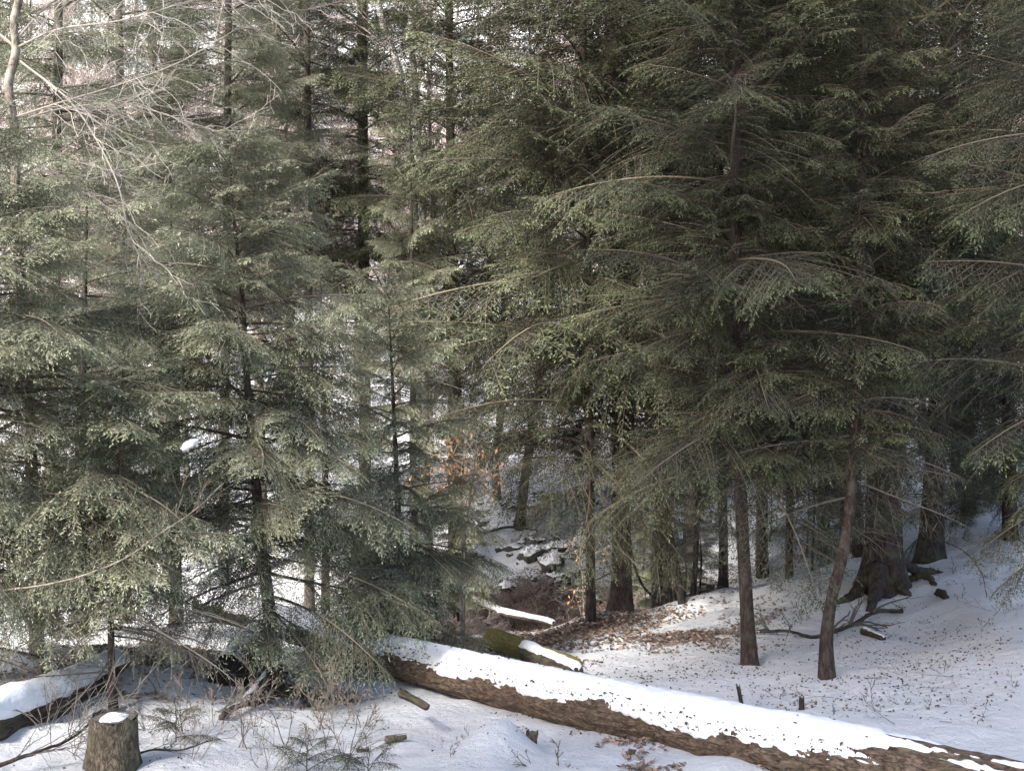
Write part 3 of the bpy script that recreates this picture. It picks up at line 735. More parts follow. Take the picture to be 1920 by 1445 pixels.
# unseen hemlocks added behind and left of the view to shade foreground and right
for i, (x, y, s_) in enumerate(((-7.2, -4.0, 1.55), (-11.2, -4.0, 1.6), (-3.6, -7.0, 1.6), (-14.8, -5.5, 1.5), (-8.5, -9.0, 1.6))):
    far_tree(FARH[0], x, y, s_, i * 1.3, 'unseen hemlock added behind and left of the viewpoint for its shade', 'added shade hemlocks behind the viewpoint', 'hemlock_tree')
SHADE_TREE = (far_crown(79, 27, 16, 3.4, 90), trunk_mesh('trunk', [Vector((0, 0, -.3)), Vector((.05, 0, 13)), Vector((0, 0, 27))], .3, .02, M_bark, 10, 1.4, .4, 0, 89, seg=24), 27)  # high crown shaped to keep the sun off the right-hand trees
for i, (x, y, s_) in enumerate(((-9.0, -1.0, 1.05), (-6.0, 1.5, 1.0), (-3.5, -2.5, 1.05), (-7.0, -5.5, 1.1), (-1.0, -6.5, 1.1), (-11.5, -6.0, 1.1))):
    far_tree(SHADE_TREE, x, y, s_, i * 1.3, 'unseen high-crowned hemlock added beyond the left edge of the view for its shade', 'added shade hemlocks beyond the left edge', 'hemlock_tree')

# ------------------------------------------------------------------ special bare trees, upper left
def bare_custom(name, label, pts, r0, r1, mat, twm, limbs, seed, cat='tree', depth=2, sides=12, leaf=None):
    base = Vector(pts[0]); e = empty(name, base); tag(e, label, cat)
    path = [p - base for p in smooth_path(pts)]
    link('trunk', trunk_mesh('trunk', path, r0, r1, mat, sides, 1.3, .3, .1, seed, .08), e)
    r = np.random.default_rng(seed)
    for lm in limbs:
        q = smooth_path([Vector(p) - base for p in lm[0]], 5); mb = MB()
        P = np.array([tuple(v) for v in q]); n = len(P)
        rad = np.linspace(lm[1], lm[1] * .25, n)
        mb.tube(P, rad, 6, tint=.4, cap=False)
        for j in range(lm[2]):
            i = r.integers(max(1, n // 8), n - 1)
            tg = norm(P[min(n - 1, i + 1)] - P[i - 1])
            sd_ = norm(np.cross(tg, r.normal(0, 1, 3)))
            nd = norm(tg * 1.2 + sd_ * r.uniform(.3, .8) + np.array([0, 0, .1]))
            grow(mb, P[i], nd, lm[3] * r.uniform(.7, 1.6), max(.005, rad[i] * .5), depth, r, .42, .04, 3, .13, (1, 3), .55, .3, .0020, .17)
        link('limb', mb.mesh('limb', [twm]), e)
    return e
Ym = 12.6
bare_custom('bare_maple', 'leafless grey maple with long fine twigs fanning from the upper left edge',
    [P_(70, Ym), at(60, 900, Ym), at(45, 600, Ym), at(30, 400, Ym), at(30, 260, Ym), at(22, 205, Ym), at(16, 155, Ym), at(30, 95, Ym), at(26, 40, Ym), at(42, -30, Ym), at(36, -120, Ym), at(60, -500, Ym)], .075, .03, M_bark_grey, M_pale,
    [([at(38, 115, Ym), at(140, 200, Ym - .1), at(215, 330, Ym - .2), at(240, 430, Ym - .3), at(265, 490, Ym - .3)], .014, 20, .9),
     ([at(30, 90, Ym), at(110, 55, Ym - .2), at(220, 40, Ym - .5), at(330, 10, Ym - .8), at(450, -30, Ym - 1)], .012, 30, 1.1),
     ([at(34, 70, Ym), at(90, 10, Ym + .2), at(160, -30, Ym + .3), at(260, -60, Ym + .4)], .012, 22, 1.1),
     ([at(27, 220, Ym), at(120, 190, Ym - .3), at(220, 160, Ym - .7), at(330, 120, Ym - .9), at(420, 70, Ym - 1)], .010, 28, .9),
     ([at(28, 230, Ym), at(110, 205, Ym + .3), at(230, 195, Ym + .5), at(340, 225, Ym + .6), at(450, 260, Ym + .7)], .010, 26, .8),
     ([at(27, 270, Ym), at(100, 330, Ym), at(190, 380, Ym), at(260, 450, Ym - .1)], .009, 18, .8),
     ([at(30, 90, Ym), at(-30, 40, Ym), at(-120, -40, Ym)], .02, 10, 1.0),
     ([at(28, 200, Ym), at(-30, 180, Ym - .3), at(-120, 90, Ym - .6)], .014, 10, .9),
     ([at(32, 330, Ym), at(110, 300, Ym + .4), at(220, 320, Ym + .6), at(320, 300, Ym + .6)], .011, 14, .8)], 71)
Yb = 27.0
bare_custom('birch_tree', 'white birch with leaning trunk showing between hemlock crowns at the top', [P_(790, Yb), at(785, 600, Yb), at(770, 300, Yb), at(752, 160, Yb), at(736, 95, Yb), at(712, 20, Yb), at(690, -120, Yb)], .105, .085, M_birch, M_pink,
    [([at(740, 105, Yb), at(690, 60, Yb), at(640, 30, Yb)], .03, 8, 2.0)], 72)
bare_custom('birch_tree', 'upright white birch trunk right of the leaning birch', [P_(800, Yb - 1), at(795, 500, Yb - 1), at(778, 160, Yb - 1), at(772, 80, Yb - 1), at(768, -120, Yb - 1)], .095, .075, M_birch, M_pink,
    [([at(775, 60, Yb - 1), at(820, 10, Yb - 1), at(860, -60, Yb - 1)], .03, 8, 2.0)], 73)
# beech saplings holding orange leaves
def leaf_cluster(mb, pts, r, n, size, spread):
    O = np.array([pts[r.integers(0, len(pts))] for _ in range(n)]) + r.normal(0, spread, (n, 3))
    D = norm(np.stack([r.normal(0, .5, n), r.normal(0, .5, n), -np.abs(r.normal(.9, .4, n))], 1))
    Nn = norm(np.cross(D, r.normal(0, 1, (n, 3))))
    S = norm(np.cross(D, Nn)); ln = size * r.uniform(.7, 1.3, n)[:, None]
    a = O; b = O + D * ln * .45 + S * ln * .24 + Nn * ln * .10; c = O + D * ln; d = O + D * ln * .45 - S * ln * .24 + Nn * ln * .10; m = O + D * ln * .5 - Nn * ln * .03
    V = np.stack([a, b, c, d, m], 1).reshape(-1, 3)
    k = np.arange(n)[:, None] * 5
    t = np.concatenate([k + [0, 1, 4], k + [1, 2, 4], k + [2, 3, 4], k + [3, 0, 4]])
    mb.add(V, tris=t, tint=np.repeat(np.clip(r.normal(.5, .25, n), 0, 1), 5))
def beech(label, pts, r0, limbs, seed, size=.085, nl=26):
    base = Vector(pts[0]); e = empty('beech_sapling', base); tag(e, label, 'sapling')
    path = [p - base for p in smooth_path(pts)]
    link('trunk', trunk_mesh('trunk', path, r0, r0 * .5, M_bark_grey, 8, 1.2, .2, 0, seed, .05), e)
    r = np.random.default_rng(seed); mb = MB(); lf = MB()
    for lm in limbs:
        q = smooth_path([Vector(p) - base for p in lm], 4); P = np.array([tuple(v) for v in q])
        mb.tube(P, np.linspace(.012, .004, len(P)), 3, tint=.4, cap=False)
        for j in range(6):
            i = r.integers(1, len(P))
            grow(mb, P[i], norm(r.normal(0, 1, 3) + (P[-1] - P[0]) * 1.2), .5, .005, 1, r, .5, .05, 3, .2)
        leaf_cluster(lf, P[len(P) // 3:], r, nl, size, .19)
    link('branches', mb.mesh('branches', [M_pale]), e)
    link('leaves', lf.mesh('leaves', [M_orange]), e)
    return e
Yo = 19.4
beech('beech sapling holding bright orange withered leaves beside the ravine', [P_(868, Yo), at(872, 1000, Yo), at(884, 930, Yo), at(896, 840, Yo)], .03,
    [[at(884, 930, Yo), at(905, 890, Yo), at(930, 875, Yo)], [at(884, 930, Yo), at(860, 885, Yo), at(835, 862, Yo)], [at(880, 945, Yo), at(850, 905, Yo), at(815, 905, Yo)], [at(884, 930, Yo), at(895, 905, Yo), at(925, 895, Yo)], [at(890, 890, Yo), at(850, 860, Yo), at(800, 860, Yo)], [at(893, 860, Yo), at(870, 820, Yo), at(848, 808, Yo)],
     [at(884, 930, Yo), at(870, 905, Yo), at(858, 880, Yo)], [at(882, 935, Yo), at(900, 915, Yo), at(912, 900, Yo)], [at(893, 860, Yo), at(850, 850, Yo), at(790, 870, Yo)]], 81, .09, 36)
beech('beech sapling with a few pale orange leaves behind the reddish trunks', [P_(1098, 25.0), at(1094, 1120, 25), at(1090, 1050, 25), at(1085, 1000, 25)], .02,
    [[at(1092, 1060, 25), at(1075, 1030, 25), at(1060, 1035, 25)], [at(1090, 1050, 25), at(1120, 1035, 25), at(1150, 1025, 25)], [at(1094, 1110, 25), at(1085, 1105, 25), at(1075, 1112, 25)], [at(1094, 1120, 25), at(1105, 1112, 25), at(1110, 1118, 25)]], 82, .085, 18)
bare_custom('bare_sapling', 'thin leafless sapling standing in the ravine left of the snowy fallen limb', [P_(866, 17.2), at(866, 1050, 17.2), at(878, 960, 17.2), at(888, 880, 17.2), at(900, 780, 17.2)], .030, .012, M_bark_grey, M_pale,
    [([at(870, 1020, 17.2), at(850, 970, 17.1), at(835, 930, 17.1)], .008, 6, .5), ([at(880, 950, 17.2), at(900, 900, 17.3), at(925, 880, 17.3)], .008, 6, .5), ([at(868, 1060, 17.2), at(890, 1030, 17.2), at(910, 1020, 17.2)], .007, 5, .4)], 83, 'sapling', 2, 10)

# ------------------------------------------------------------------ fallen logs and stumps
def log_mesh(A, B, rA, rB, mat, seed=0, n=220, sides=56, ridge=.035, sag=0.0, bumps=.05, snow_edge=None, wob=.03, blunt=False):
    """returns (bark mesh, snow mesh, origin) for a log from A to B; snow lies on the top side"""
    A = Vector(A); B = Vector(B); org = A.copy()
    ax = (B - A); L = ax.length; ax.normalize()
    side = ax.cross(Vector((0, 0, 1))).normalized(); up = side.cross(ax).normalized()
    frame = Matrix((ax, -side, up)).transposed().to_euler()     # x along the log, z up
    ax, side, up = Vector((1, 0, 0)), Vector((0, -1, 0)), Vector((0, 0, 1))
    V = []; S = []; rec = np.zeros((n, sides)); ctr = []
    for i in range(n):
        f = i / (n - 1); s = f * L
        c = ax * s + up * (-sag * math.sin(math.pi * f)) + side * (wob * noise.noise(Vector((s * .35, seed, 0)))) + up * (wob * noise.noise(Vector((s * .3, seed, 9))))
        ctr.append(c)
        r = rA + (rB - rA) * f
        if blunt: r *= min(1, (min(s, L - s) / (.5 * r)) ** .4 + .25) * (1 + .15 * noise.noise(Vector((s * 3, seed, 5))))
        for j in range(sides):
            a = j / sides * 2 * math.pi
            p = Vector((math.cos(a), math.sin(a), 0))
            q1 = noise.noise(Vector((p.x * 1.2, p.y * 1.2, s * .6 + seed)))
            # bark plates: ridges along the length broken across
            q2 = abs(noise.noise(Vector((p.x * 5.5 + 4, p.y * 5.5, s * 1.5 + seed)))) * .75 + abs(noise.noise(Vector((p.x * 11 + 4, p.y * 11, s * 3 + seed)))) * .35
            q3 = noise.noise(Vector((p.x * 14, p.y * 14, s * 7 + seed)))
            rr_ = r * (1 + bumps * q1) + ridge * (min(.35, q2) - .15) + ridge * .3 * q3
            rec[i, j] = rr_
            V.append(c + side * math.cos(a) * rr_ + up * math.sin(a) * rr_)
    ii = np.arange(n - 1)[:, None] * sides; jj = np.arange(sides)[None, :]; kk = (jj + 1) % sides
    mb = MB(); mb.add([tuple(v) for v in V], quads=np.stack([ii + jj, ii + kk, ii + sides + kk, ii + sides + jj], -1).reshape(-1, 4))
    for i0, fl in ((0, 0), (n - 1, 1)):
        mb.add([tuple(ctr[i0] + ax * (.0 if fl else 0))]); ci = mb.n - 1
        b0 = i0 * sides
        t = np.array([[ci, b0 + (j + 1) % sides, b0 + j] if not fl else [ci, b0 + j, b0 + (j + 1) % sides] for j in range(sides)])
        mb.t.append(t); mb.tm.append(np.full(sides, 1 if mat.__class__ is tuple else 0))
    bark = mb.mesh('log', list(mat) if isinstance(mat, tuple) else [mat], True)
    # snow cap
    if snow_edge is None: return bark, None, org, frame
    sn = MB(); SV = []; m = 30
    wz = (up.z ** 2)
    for i in range(n):
        f = i / (n - 1); s = f * L
        lo, hi, th, fade = snow_edge(f, s)
        for k in range(m):
            t = k / (m - 1)
            a = lo + (hi - lo) * t
            js = a / (2 * math.pi) * sides; j0 = int(math.floor(js)) % sides; j1 = (j0 + 1) % sides; fr = js - math.floor(js)
            rb = rec[i, j0] * (1 - fr) + rec[i, j1] * fr
            edge = max(0, 1 - abs(2 * t - 1) ** 2.2)
            nz = .8 * noise.noise(Vector((s * 2.2, a * 2.0, seed + 3))) + .5 * noise.noise(Vector((s * 9, a * 7, seed))) + .25 * noise.noise(Vector((s * 24, a * 14, seed)))
            e = edge * th * 1.6 + .03 * nz * (1.15 - edge) * 1.5 - .010 + fade
            e += min(0, fade) * 1.6 * (noise.noise(Vector((s * 1.6, a * 7, seed))) - .1)
            rr_ = rb + e if k not in (0, m - 1) else rb - .02
            SV.append(tuple(ctr[i] + side * math.cos(a) * rr_ + up * math.sin(a) * rr_))
    ii = np.arange(n - 1)[:, None] * m; jj = np.arange(m - 1)[None, :]
    sn.add(SV, quads=np.stack([ii + jj, ii + m + jj, ii + m + jj + 1, ii + jj + 1], -1).reshape(-1, 4)[:, ::-1])
    return bark, sn.mesh('snow_cap', [M_snow], True), org, frame

M_log = bark_mat('furrowed_log_bark', (.035, .024, .018), (.25, .175, .13), 15, .30, 1.0, (.17, .15, .08), .25, axis=0)
M_logd = bark_mat('dark_log_bark', (.025, .020, .016), (.13, .10, .08), 9, .2, 1.0, (.10, .11, .05), .4, axis=0)
# the long log: photo centre line (750,1236) Y14.7 -> (1600,1425) Y8.7, extended at both ends
pA = at(750, 1238, 14.2); pB = at(1600, 1434, 8.6)
dAB = (pB - pA)
A1 = pA - dAB * .22; B1 = pB + dAB * .34
def edge_main(f, s):
    w = .75 * noise.noise(Vector((s * .8, 2.2, 0))) + .34 * noise.noise(Vector((s * 4.3, 5.2, 0))) + .16 * noise.noise(Vector((s * 12, 7.7, 0)))
    fade = -.9 * max(0, f - .78)
    return R(6) + w * .42, R(172) + w * .3, .030, max(-.075, fade)
bk, sc_, org, fr_ = log_mesh(A1, B1, .240, .270, M_log, 3, 520, 84, .05, .0, .05, edge_main)
e = empty('fallen_log', org); e.rotation_euler = fr_; tag(e, 'long snow-capped fallen trunk with furrowed brown bark crossing the foreground', 'log')
link('bark', bk, e); link('snow_cap', sc_, e)

def small_log(label, A, B, rA, rB, mat, seed, cover=(25, 150), th=.03, name='fallen_log', cat='log', sides=32, n=120, ridge=.02, wob=.08, snow=True, bumps=.28, blunt=True):
    def ed(f, s):
        w = .35 * noise.noise(Vector((s * 1.7, seed, 0))) + .25 * noise.noise(Vector((s * 5, seed, 4)))
        return R(cover[0]) + w * .6, R(cover[1]) + w * .5, th, 0
    bk, sc_, org, fr_ = log_mesh(A, B, rA, rB, mat, seed, n, sides, ridge, 0, bumps, ed if snow else None, wob, blunt)
    e = empty(name, org); e.rotation_euler = fr_; tag(e, label, cat)
    link('bark', bk, e)
    if sc_: link('snow_cap', sc_, e)
    return e
M_endgrain = twig_mat('dark_rotten_wood', (.012, .01, .009), (.03, .025, .02))
small_log('snowy log pointing down to the lower left corner', at(-80, 1392, 9.6), at(225, 1252, 12.6), .23, .17, M_logd, 5, (28, 150), .06)
small_log('short log with dark hollow cut end facing out under the tilted trunk', at(428, 1272, 12.6), at(480, 1195, 15.2), .23, .2, (M_logd, M_endgrain), 6, (52, 128), .03, blunt=False)
small_log('dark snow-topped log lying behind the tilted young hemlock', at(370, 1128, 16.2), at(665, 1212, 15.4), .19, .22, M_logd, 7, (10, 160), .07)
small_log('snow-covered bent limb slanting across the ravine', at(820, 1098, 23.5), at(945, 1150, 22.2), .055, .06, M_logd, 8, (15, 165), .045, sides=20, ridge=.01, wob=.2)
small_log('lower half of the snowy limb ending in the leaves', at(940, 1148, 22.25), at(1036, 1176, 20.3), .062, .04, M_logd, 9, (15, 155), .04, sides=20, ridge=.01, wob=.2)
small_log('mossy log end behind the long fallen trunk', at(920, 1196, 17.3), at(1078, 1252, 14.6), .16, .15, M_moss, 10, (5, 20), .01, snow=False, ridge=.03)
sm_ = small_log('snow blanket log half buried beyond the mossy one', at(985, 1222, 15.9), at(1080, 1256, 14.4), .13, .12, M_logd, 19, (38, 150), .03)
small_log('thin bark-covered branch stub rising from the snow under the long trunk', at(752, 1298, 11.4), at(800, 1328, 10.9), .05, .03, M_logd, 11, snow=False, sides=14, n=40, ridge=.012, name='branch_stub', cat='branch')

# sawn stump, lower left
def stump(label, px, Y, top_py, r, mat, seed, name='stump', topsnow=True, lean=(0, 0), taper=1.45):
    b_ = on_ground(px, Y, -.15); t_ = at(px, top_py, Y)
    H = t_.z - b_.z
    mb = MB(); n, sd_ = 34, 48; V = []
    for i in range(n):
        f = i / (n - 1)
        for j in range(sd_):
            a = j / sd_ * 6.2832
            nz = noise.noise(Vector((math.cos(a) * 1.4, math.sin(a) * 1.4, f * 1.2 + seed))) 
            q = abs(noise.noise(Vector((math.cos(a) * 6, math.sin(a) * 6, f * 3 + seed))))
            rr_ = r * (1 + (taper - 1) * (1 - f) ** 2 * (1 + .4 * math.cos(3 * a + seed))) * (1 + .10 * nz) + .045 * min(1, r / .15) * (min(.3, q) - .1)
            V.append((math.cos(a) * rr_ + lean[0] * f, math.sin(a) * rr_ + lean[1] * f, H * f + (.07 * noise.noise(Vector((math.cos(a) * 2, math.sin(a) * 2, 9))) if i == n - 1 else 0)))
    ii = np.arange(n - 1)[:, None] * sd_; jj = np.arange(sd_)[None, :]; kk = (jj + 1) % sd_
    mb.add(V, quads=np.stack([ii + jj, ii + kk, ii + sd_ + kk, ii + sd_ + jj], -1).reshape(-1, 4))
    e = empty(name, b_); tag(e, label, 'stump')
    link('bark', mb.mesh('bark', [mat], True), e)
    # cut face with rings recessed a little
    cf = MB(); V = [(lean[0], lean[1], H - .012)]
    for q in range(1, 7):
        for j in range(sd_):
            a = j / sd_ * 6.2832; rr_ = r * .97 * q / 6
            V.append((lean[0] + math.cos(a) * rr_, lean[1] + math.sin(a) * rr_, H - .012 + .006 * noise.noise(Vector((math.cos(a) * q, math.sin(a) * q, seed)))))
    tr = [[0, 1 + j, 1 + (j + 1) % sd_] for j in range(sd_)]
    qd = [[1 + q * sd_ + j, 1 + (q + 1) * sd_ + j, 1 + (q + 1) * sd_ + (j + 1) % sd_, 1 + q * sd_ + (j + 1) % sd_] for q in range(5) for j in range(sd_)]
    cf.add(V, quads=qd, tris=tr, tint=.5)
    link('cut_face', cf.mesh('cut_face', [M_dead]), e)
    if topsnow:
        sn = MB(); V = [(lean[0], lean[1], H + .018)]
        for q in range(1, 7):
            for j in range(sd_):
                a = j / sd_ * 6.2832
                lim = r * (.72 + .30 * noise.noise(Vector((math.cos(a) * 1.6, math.sin(a) * 1.6, seed + 5))) + .06 * noise.noise(Vector((math.cos(a) * 5, math.sin(a) * 5, seed))))
                rr_ = lim * q / 6
                V.append((lean[0] + math.cos(a) * rr_, lean[1] + math.sin(a) * rr_, H - .018 + .035 * (1 - (q / 6) ** 3)))
        sn.add(V, quads=qd, tris=tr)
        link('snow_cap', sn.mesh('snow_cap', [M_snow], True), e)
    return e
M_stump = bark_mat('pale_stump_bark', (.045, .036, .026), (.21, .17, .12), 15, .4, 1.0, (.15, .15, .09), .4)
stump('sawn stump with snow on its cut top, lower left', 212, 9.2, 1342, .185, M_stump, 3)
stump('broken stump wearing a pointed snow cap behind the long trunk', 772, 15.6, 1160, .14, M_bark, 8)
stump('small stub of split wood beside the snow mound', 990, 9.9, 1372, .055, M_stump, 5, 'wood_stub', False, (.04, 0))
stump('broken twig-thin stub in the snow right of the long trunk', 1503, 11.3, 1307, .025, M_bark, 15, 'wood_stub', False)
stump('leaning stub with dark bark above the long trunk', 1396, 11.9, 1285, .02, M_bark, 16, 'wood_stub', False, (-.07, 0))
stump('mossy stub behind the bushy hemlock', 1290, 20.0, 1122, .035, M_bark, 17, 'wood_stub', False)

# roots of the massive hemlock creeping over the snow, and a fallen branch
def limb(name, label, cat, pts, r0, r1, mat, seed, sides=8, twigs=0, tl=.4, tw=None, group=None):
    base = Vector(pts[0]); e = empty(name, base); tag(e, label, cat, group)
    q = smooth_path([Vector(p) - base for p in pts], 6); P = np.array([tuple(v) for v in q])
    r = np.random.default_rng(seed)
    P[1:] += r.normal(0, r0 * .15, P[1:].shape)
    mb = MB(); mb.tube(P, np.linspace(r0, r1, len(P)) * r.uniform(.85, 1.15, len(P)), sides, tint=.5)
    link('stem', mb.mesh('stem', [mat], True), e)
    if twigs:
        tm = MB()
        for j in range(twigs):
            i = r.integers(1, len(P) - 1)
            d = norm(P[i + 1] - P[i - 1]) + r.normal(0, .6, 3) + np.array([0, 0, .25])
            grow(tm, P[i], norm(d), tl * r.uniform(.5, 1.2), max(.003, r1 * .6), 2, r, .6, .05, 3, .12, (1, 3), .6, .2, .0025, .16)
        link('twigs', tm.mesh('twigs', [tw or M_dead]), e)
    return e
def g(px, py0, Y, dz=0.0):
    return on_ground(px, Y, dz)
old = [o for o in C.objects if o.name == 'old_hemlock'][0]
def root(pts, r0, r1, seed, parent):
    q = smooth_path([Vector(p) - parent.location for p in pts], 6); P = np.array([tuple(v) for v in q]); r = np.random.default_rng(seed)
    P += r.normal(0, .008, P.shape)
    mb = MB(); mb.tube(P, np.linspace(r0, r1, len(P)) * r.uniform(.85, 1.2, len(P)), 10, tint=.5)
    link('root', mb.mesh('root', [M_bark], True), parent)
root([on_ground(1640, 18.2, .45), on_ground(1620, 18.0, .16), on_ground(1598, 17.8, .05), on_ground(1568, 17.7, .0)], .15, .05, 1, old)
root([on_ground(1650, 18.0, .40), on_ground(1642, 17.6, .12), on_ground(1630, 17.2, -.01)], .16, .06, 2, old)
root([on_ground(1670, 18.0, .40), on_ground(1690, 17.8, .10), on_ground(1706, 17.7, .0)], .13, .05, 3, old)
root([on_ground(1680, 18.5, .35), on_ground(1715, 18.8, .12), on_ground(1745, 19.0, .05), on_ground(1765, 19.0, -.02)], .10, .05, 4, old)
limb('root', 'dark arching root breaking the snow right of the massive hemlock', 'root', [on_ground(1700, 18.3, 0), on_ground(1722, 18.2, .10), on_ground(1745, 18.0, .08), on_ground(1752, 17.9, 0)], .06, .05, M_bark, 5)
limb('root', 'short dark root knuckle farthest right on the bank', 'root', [on_ground(1757, 17.4, .06), on_ground(1768, 17.2, .05), on_ground(1776, 17.0, -.02)], .06, .05, M_bark, 6)
limb('fallen_branch', 'long forked dead branch lying below the massive hemlock', 'branch', [on_ground(1426, 16.9, .04), on_ground(1480, 16.6, .08), on_ground(1530, 16.3, .03), on_ground(1600, 16.6, .05), on_ground(1640, 16.8, .14), on_ground(1692, 16.9, .05)], .022, .035, M_bark, 7, 8, 12, .7)
small_log('short dark chunk of wood below the massive hemlock', on_ground(1620, 16.2, .05), on_ground(1660, 15.6, .03), .075, .04, M_bark, 12, (40, 140), .01, 'wood_chunk', 'wood', 20, 40, .015)
limb('fallen_branch', 'thin bare branch lying on the snow at the lower left of the stump', 'branch', [on_ground(250, 9.5, .03), on_ground(290, 9.45, .06), on_ground(340, 9.5, .05), on_ground(390, 9.6, .1)], .012, .006, M_bark, 21, 6, 6, .3)
limb('fallen_branch', 'brown branches fanned over the bottom left corner', 'branch', [on_ground(-20, 9.0, .05), on_ground(60, 9.1, .16), on_ground(130, 9.4, .20), on_ground(190, 9.9, .28)], .02, .008, M_bark_red, 22, 6, 18, .7)
limb('fallen_branch', 'dark curved branch leaving the roots of the tilted hemlock', 'branch', [on_ground(415, 10.9, .03), on_ground(440, 11.3, .08), on_ground(480, 11.7, .06), on_ground(520, 12.2, .1)], .035, .025, M_bark, 23, 8, 8, .5)
limb('fallen_branch', 'slim snow-dusted pole leaning across the far slope', 'branch', [on_ground(900, 33.0, .1), on_ground(960, 33.2, .15), on_ground(1010, 33, .1)], .05, .03, M_bark, 24, 6, 4, .5)
limb('fallen_branch', 'dark sagging dead limb right of the thick red trunk', 'branch', [at(1182, 1020, 20.6), at(1192, 1070, 20.8), at(1215, 1110, 21), at(1240, 1128, 21)], .03, .02, M_bark, 25, 6, 8, .6)
limb('fallen_branch', 'arching bare twig over the snow at the far right', 'branch', [at(1770, 1015, 17), at(1810, 1035, 16.8), at(1840, 1075, 16.6), at(1850, 1120, 16.5)], .010, .005, M_bark, 26, 5, 8, .5)
limb('fallen_branch', 'low bare bough crossing in front of the ravine', 'branch', [at(1020, 1135, 21), at(1060, 1105, 21), at(1110, 1090, 21), at(1160, 1065, 21)], .012, .015, M_bark, 27, 5, 12, .7)
# flared leaning snag at the base of the tilted hemlock
small_log('snow-dusted slanting slab of wood against the tilted trunk', on_ground(468, 11.9, -.03), at(505, 1262, 12.4), .10, .04, M_bark, 13, (70, 175), .02, 'wood_slab', 'wood', 20, 40, .015)
small_log('brown broken chunk sticking out of the near snow', on_ground(722, 10.3, .03), on_ground(762, 10.4, .05), .04, .03, M_stump, 14, (60, 120), .005, 'wood_chunk', 'wood', 14, 30, .012)
small_log('flat dark bark piece on the near snow', on_ground(668, 10.05, .02), on_ground(692, 10.1, .02), .025, .02, M_bark_red, 15, (60, 120), .004, 'wood_chunk', 'wood', 12, 20, .01)

# clump of snow caught on a bough, left
sn = MB(); V = []; n, m = 16, 24
for i in range(n):
    th_ = math.pi * i / (n - 1)
    for j in range(m):
        a = j / m * 6.2832
        rr_ = 1 + .55 * noise.noise(Vector((math.sin(th_) * math.cos(a) * 1.9, math.sin(th_) * math.sin(a) * 1.9, math.cos(th_) * 1.9 + 4))) + .2 * noise.noise(Vector((math.sin(th_) * math.cos(a) * 5, math.sin(th_) * math.sin(a) * 5, math.cos(th_) * 5)))
        V.append((math.sin(th_) * math.cos(a) * .078 * rr_, math.sin(th_) * math.sin(a) * .05 * rr_, math.cos(th_) * .034 * rr_ + .4 * math.sin(th_) * math.cos(a) * .1))
ii = np.arange(n - 1)[:, None] * m; jj = np.arange(m)[None, :]; kk = (jj + 1) % m
sn.add(V, quads=np.stack([ii + jj, ii + m + jj, ii + m + kk, ii + kk], -1).reshape(-1, 4))
o = link('snow_clump', sn.mesh('snow_clump', [M_snow], True), None, at(355, 833, 9.6)); tag(o, 'largest clump of snow caught on a left hemlock bough', 'snow')
rc = random.Random(12)
bl = [b for b in C.objects if b.name.startswith('bough') and b.parent and b.parent.get('label', '').startswith(('young hemlock with tilted', 'bushy hemlock rising', 'broad hemlock filling'))]
rc.shuffle(bl); nc = 0
for b_ in bl:
    if nc >= 9: break
    Mb = Matrix.Translation(b_.parent.location) @ Matrix.LocRotScale(b_.location, b_.rotation_euler, b_.scale)
    vv = b_.data.vertices[rc.choice((6, 7, 8)) * 4]          # on the main axis of the bough
    p = Mb @ vv.co
    if not (.5 < p.z < 4.2) or p.y > b_.parent.location.y: continue
    q = o.copy(); C.objects.link(q); q.location = p + Vector((0, 0, .012)); k_ = rc.uniform(.3, .6)
    q.scale = (k_, k_ * rc.uniform(.7, 1.2), k_ * .8); q.rotation_euler = (0, b_.rotation_euler.y, b_.rotation_euler.z); nc += 1
    tag(q, 'small crumb of snow resting on a bough of a left-hand hemlock', 'snow', 'small snow crumbs on the left hemlocks')
limb('fallen_branch', 'long grey bough sloping up under the snow clump', 'branch', [at(-30, 1110, 10.6), at(90, 1095, 10.4), at(180, 1070, 10.2), at(245, 1040, 10), at(300, 1000, 9.9), at(360, 960, 9.8), at(420, 905, 9.7)], .011, .004, M_bark_grey, 29, 6, 14, .5, M_twig)

# ------------------------------------------------------------------ rocks on the far slope
def rock_mesh(seed):
    mb = MB(); V = []; n, m = 12, 18
    for i in range(n):
        th_ = math.pi * i / (n - 1)
        for j in range(m):
            a = j / m * 6.2832
            d = Vector((math.sin(th_) * math.cos(a), math.sin(th_) * math.sin(a), math.cos(th_)))
            rr_ = 1 + .75 * noise.noise(d * 1.6 + Vector((seed, 0, 0))) + .35 * noise.noise(d * 4 + Vector((seed, 0, 0)))
            V.append(tuple(Vector((d.x, d.y, d.z * .8)) * rr_))
    ii = np.arange(n - 1)[:, None] * m; jj = np.arange(m)[None, :]; kk = (jj + 1) % m
    mb.add(V, quads=np.stack([ii + jj, ii + m + jj, ii + m + kk, ii + kk], -1).reshape(-1, 4))
    return mb
M_rock, nt, N, L, P = new_mat('dark_rock_with_snow')
geo = N.new('ShaderNodeNewGeometry'); sx = N.new('ShaderNodeSeparateXYZ'); L.new(geo.outputs['Normal'], sx.inputs[0])
nn_ = nnode(N, 'ShaderNodeTexNoise', Scale=5.0, Detail=6.0)
ad = nnode(N, 'ShaderNodeMath', operation='MULTIPLY_ADD'); L.new(nn_.outputs['Fac'], ad.inputs[0]); ad.inputs[1].default_value = .6; L.new(sx.outputs['Z'], ad.inputs[2])
rr = ramp(N, [(.84, (.045, .038, .033)), (.93, (.76, .76, .775))]); L.new(ad.outputs[0], rr.inputs[0]); L.new(rr.outputs[0], P.inputs['Base Color']); P.inputs['Roughness'].default_value = .85
RK = [rock_mesh(i * 3.3).mesh('rock', [M_rock], True) for i in range(4)]
rk = random.Random(5)
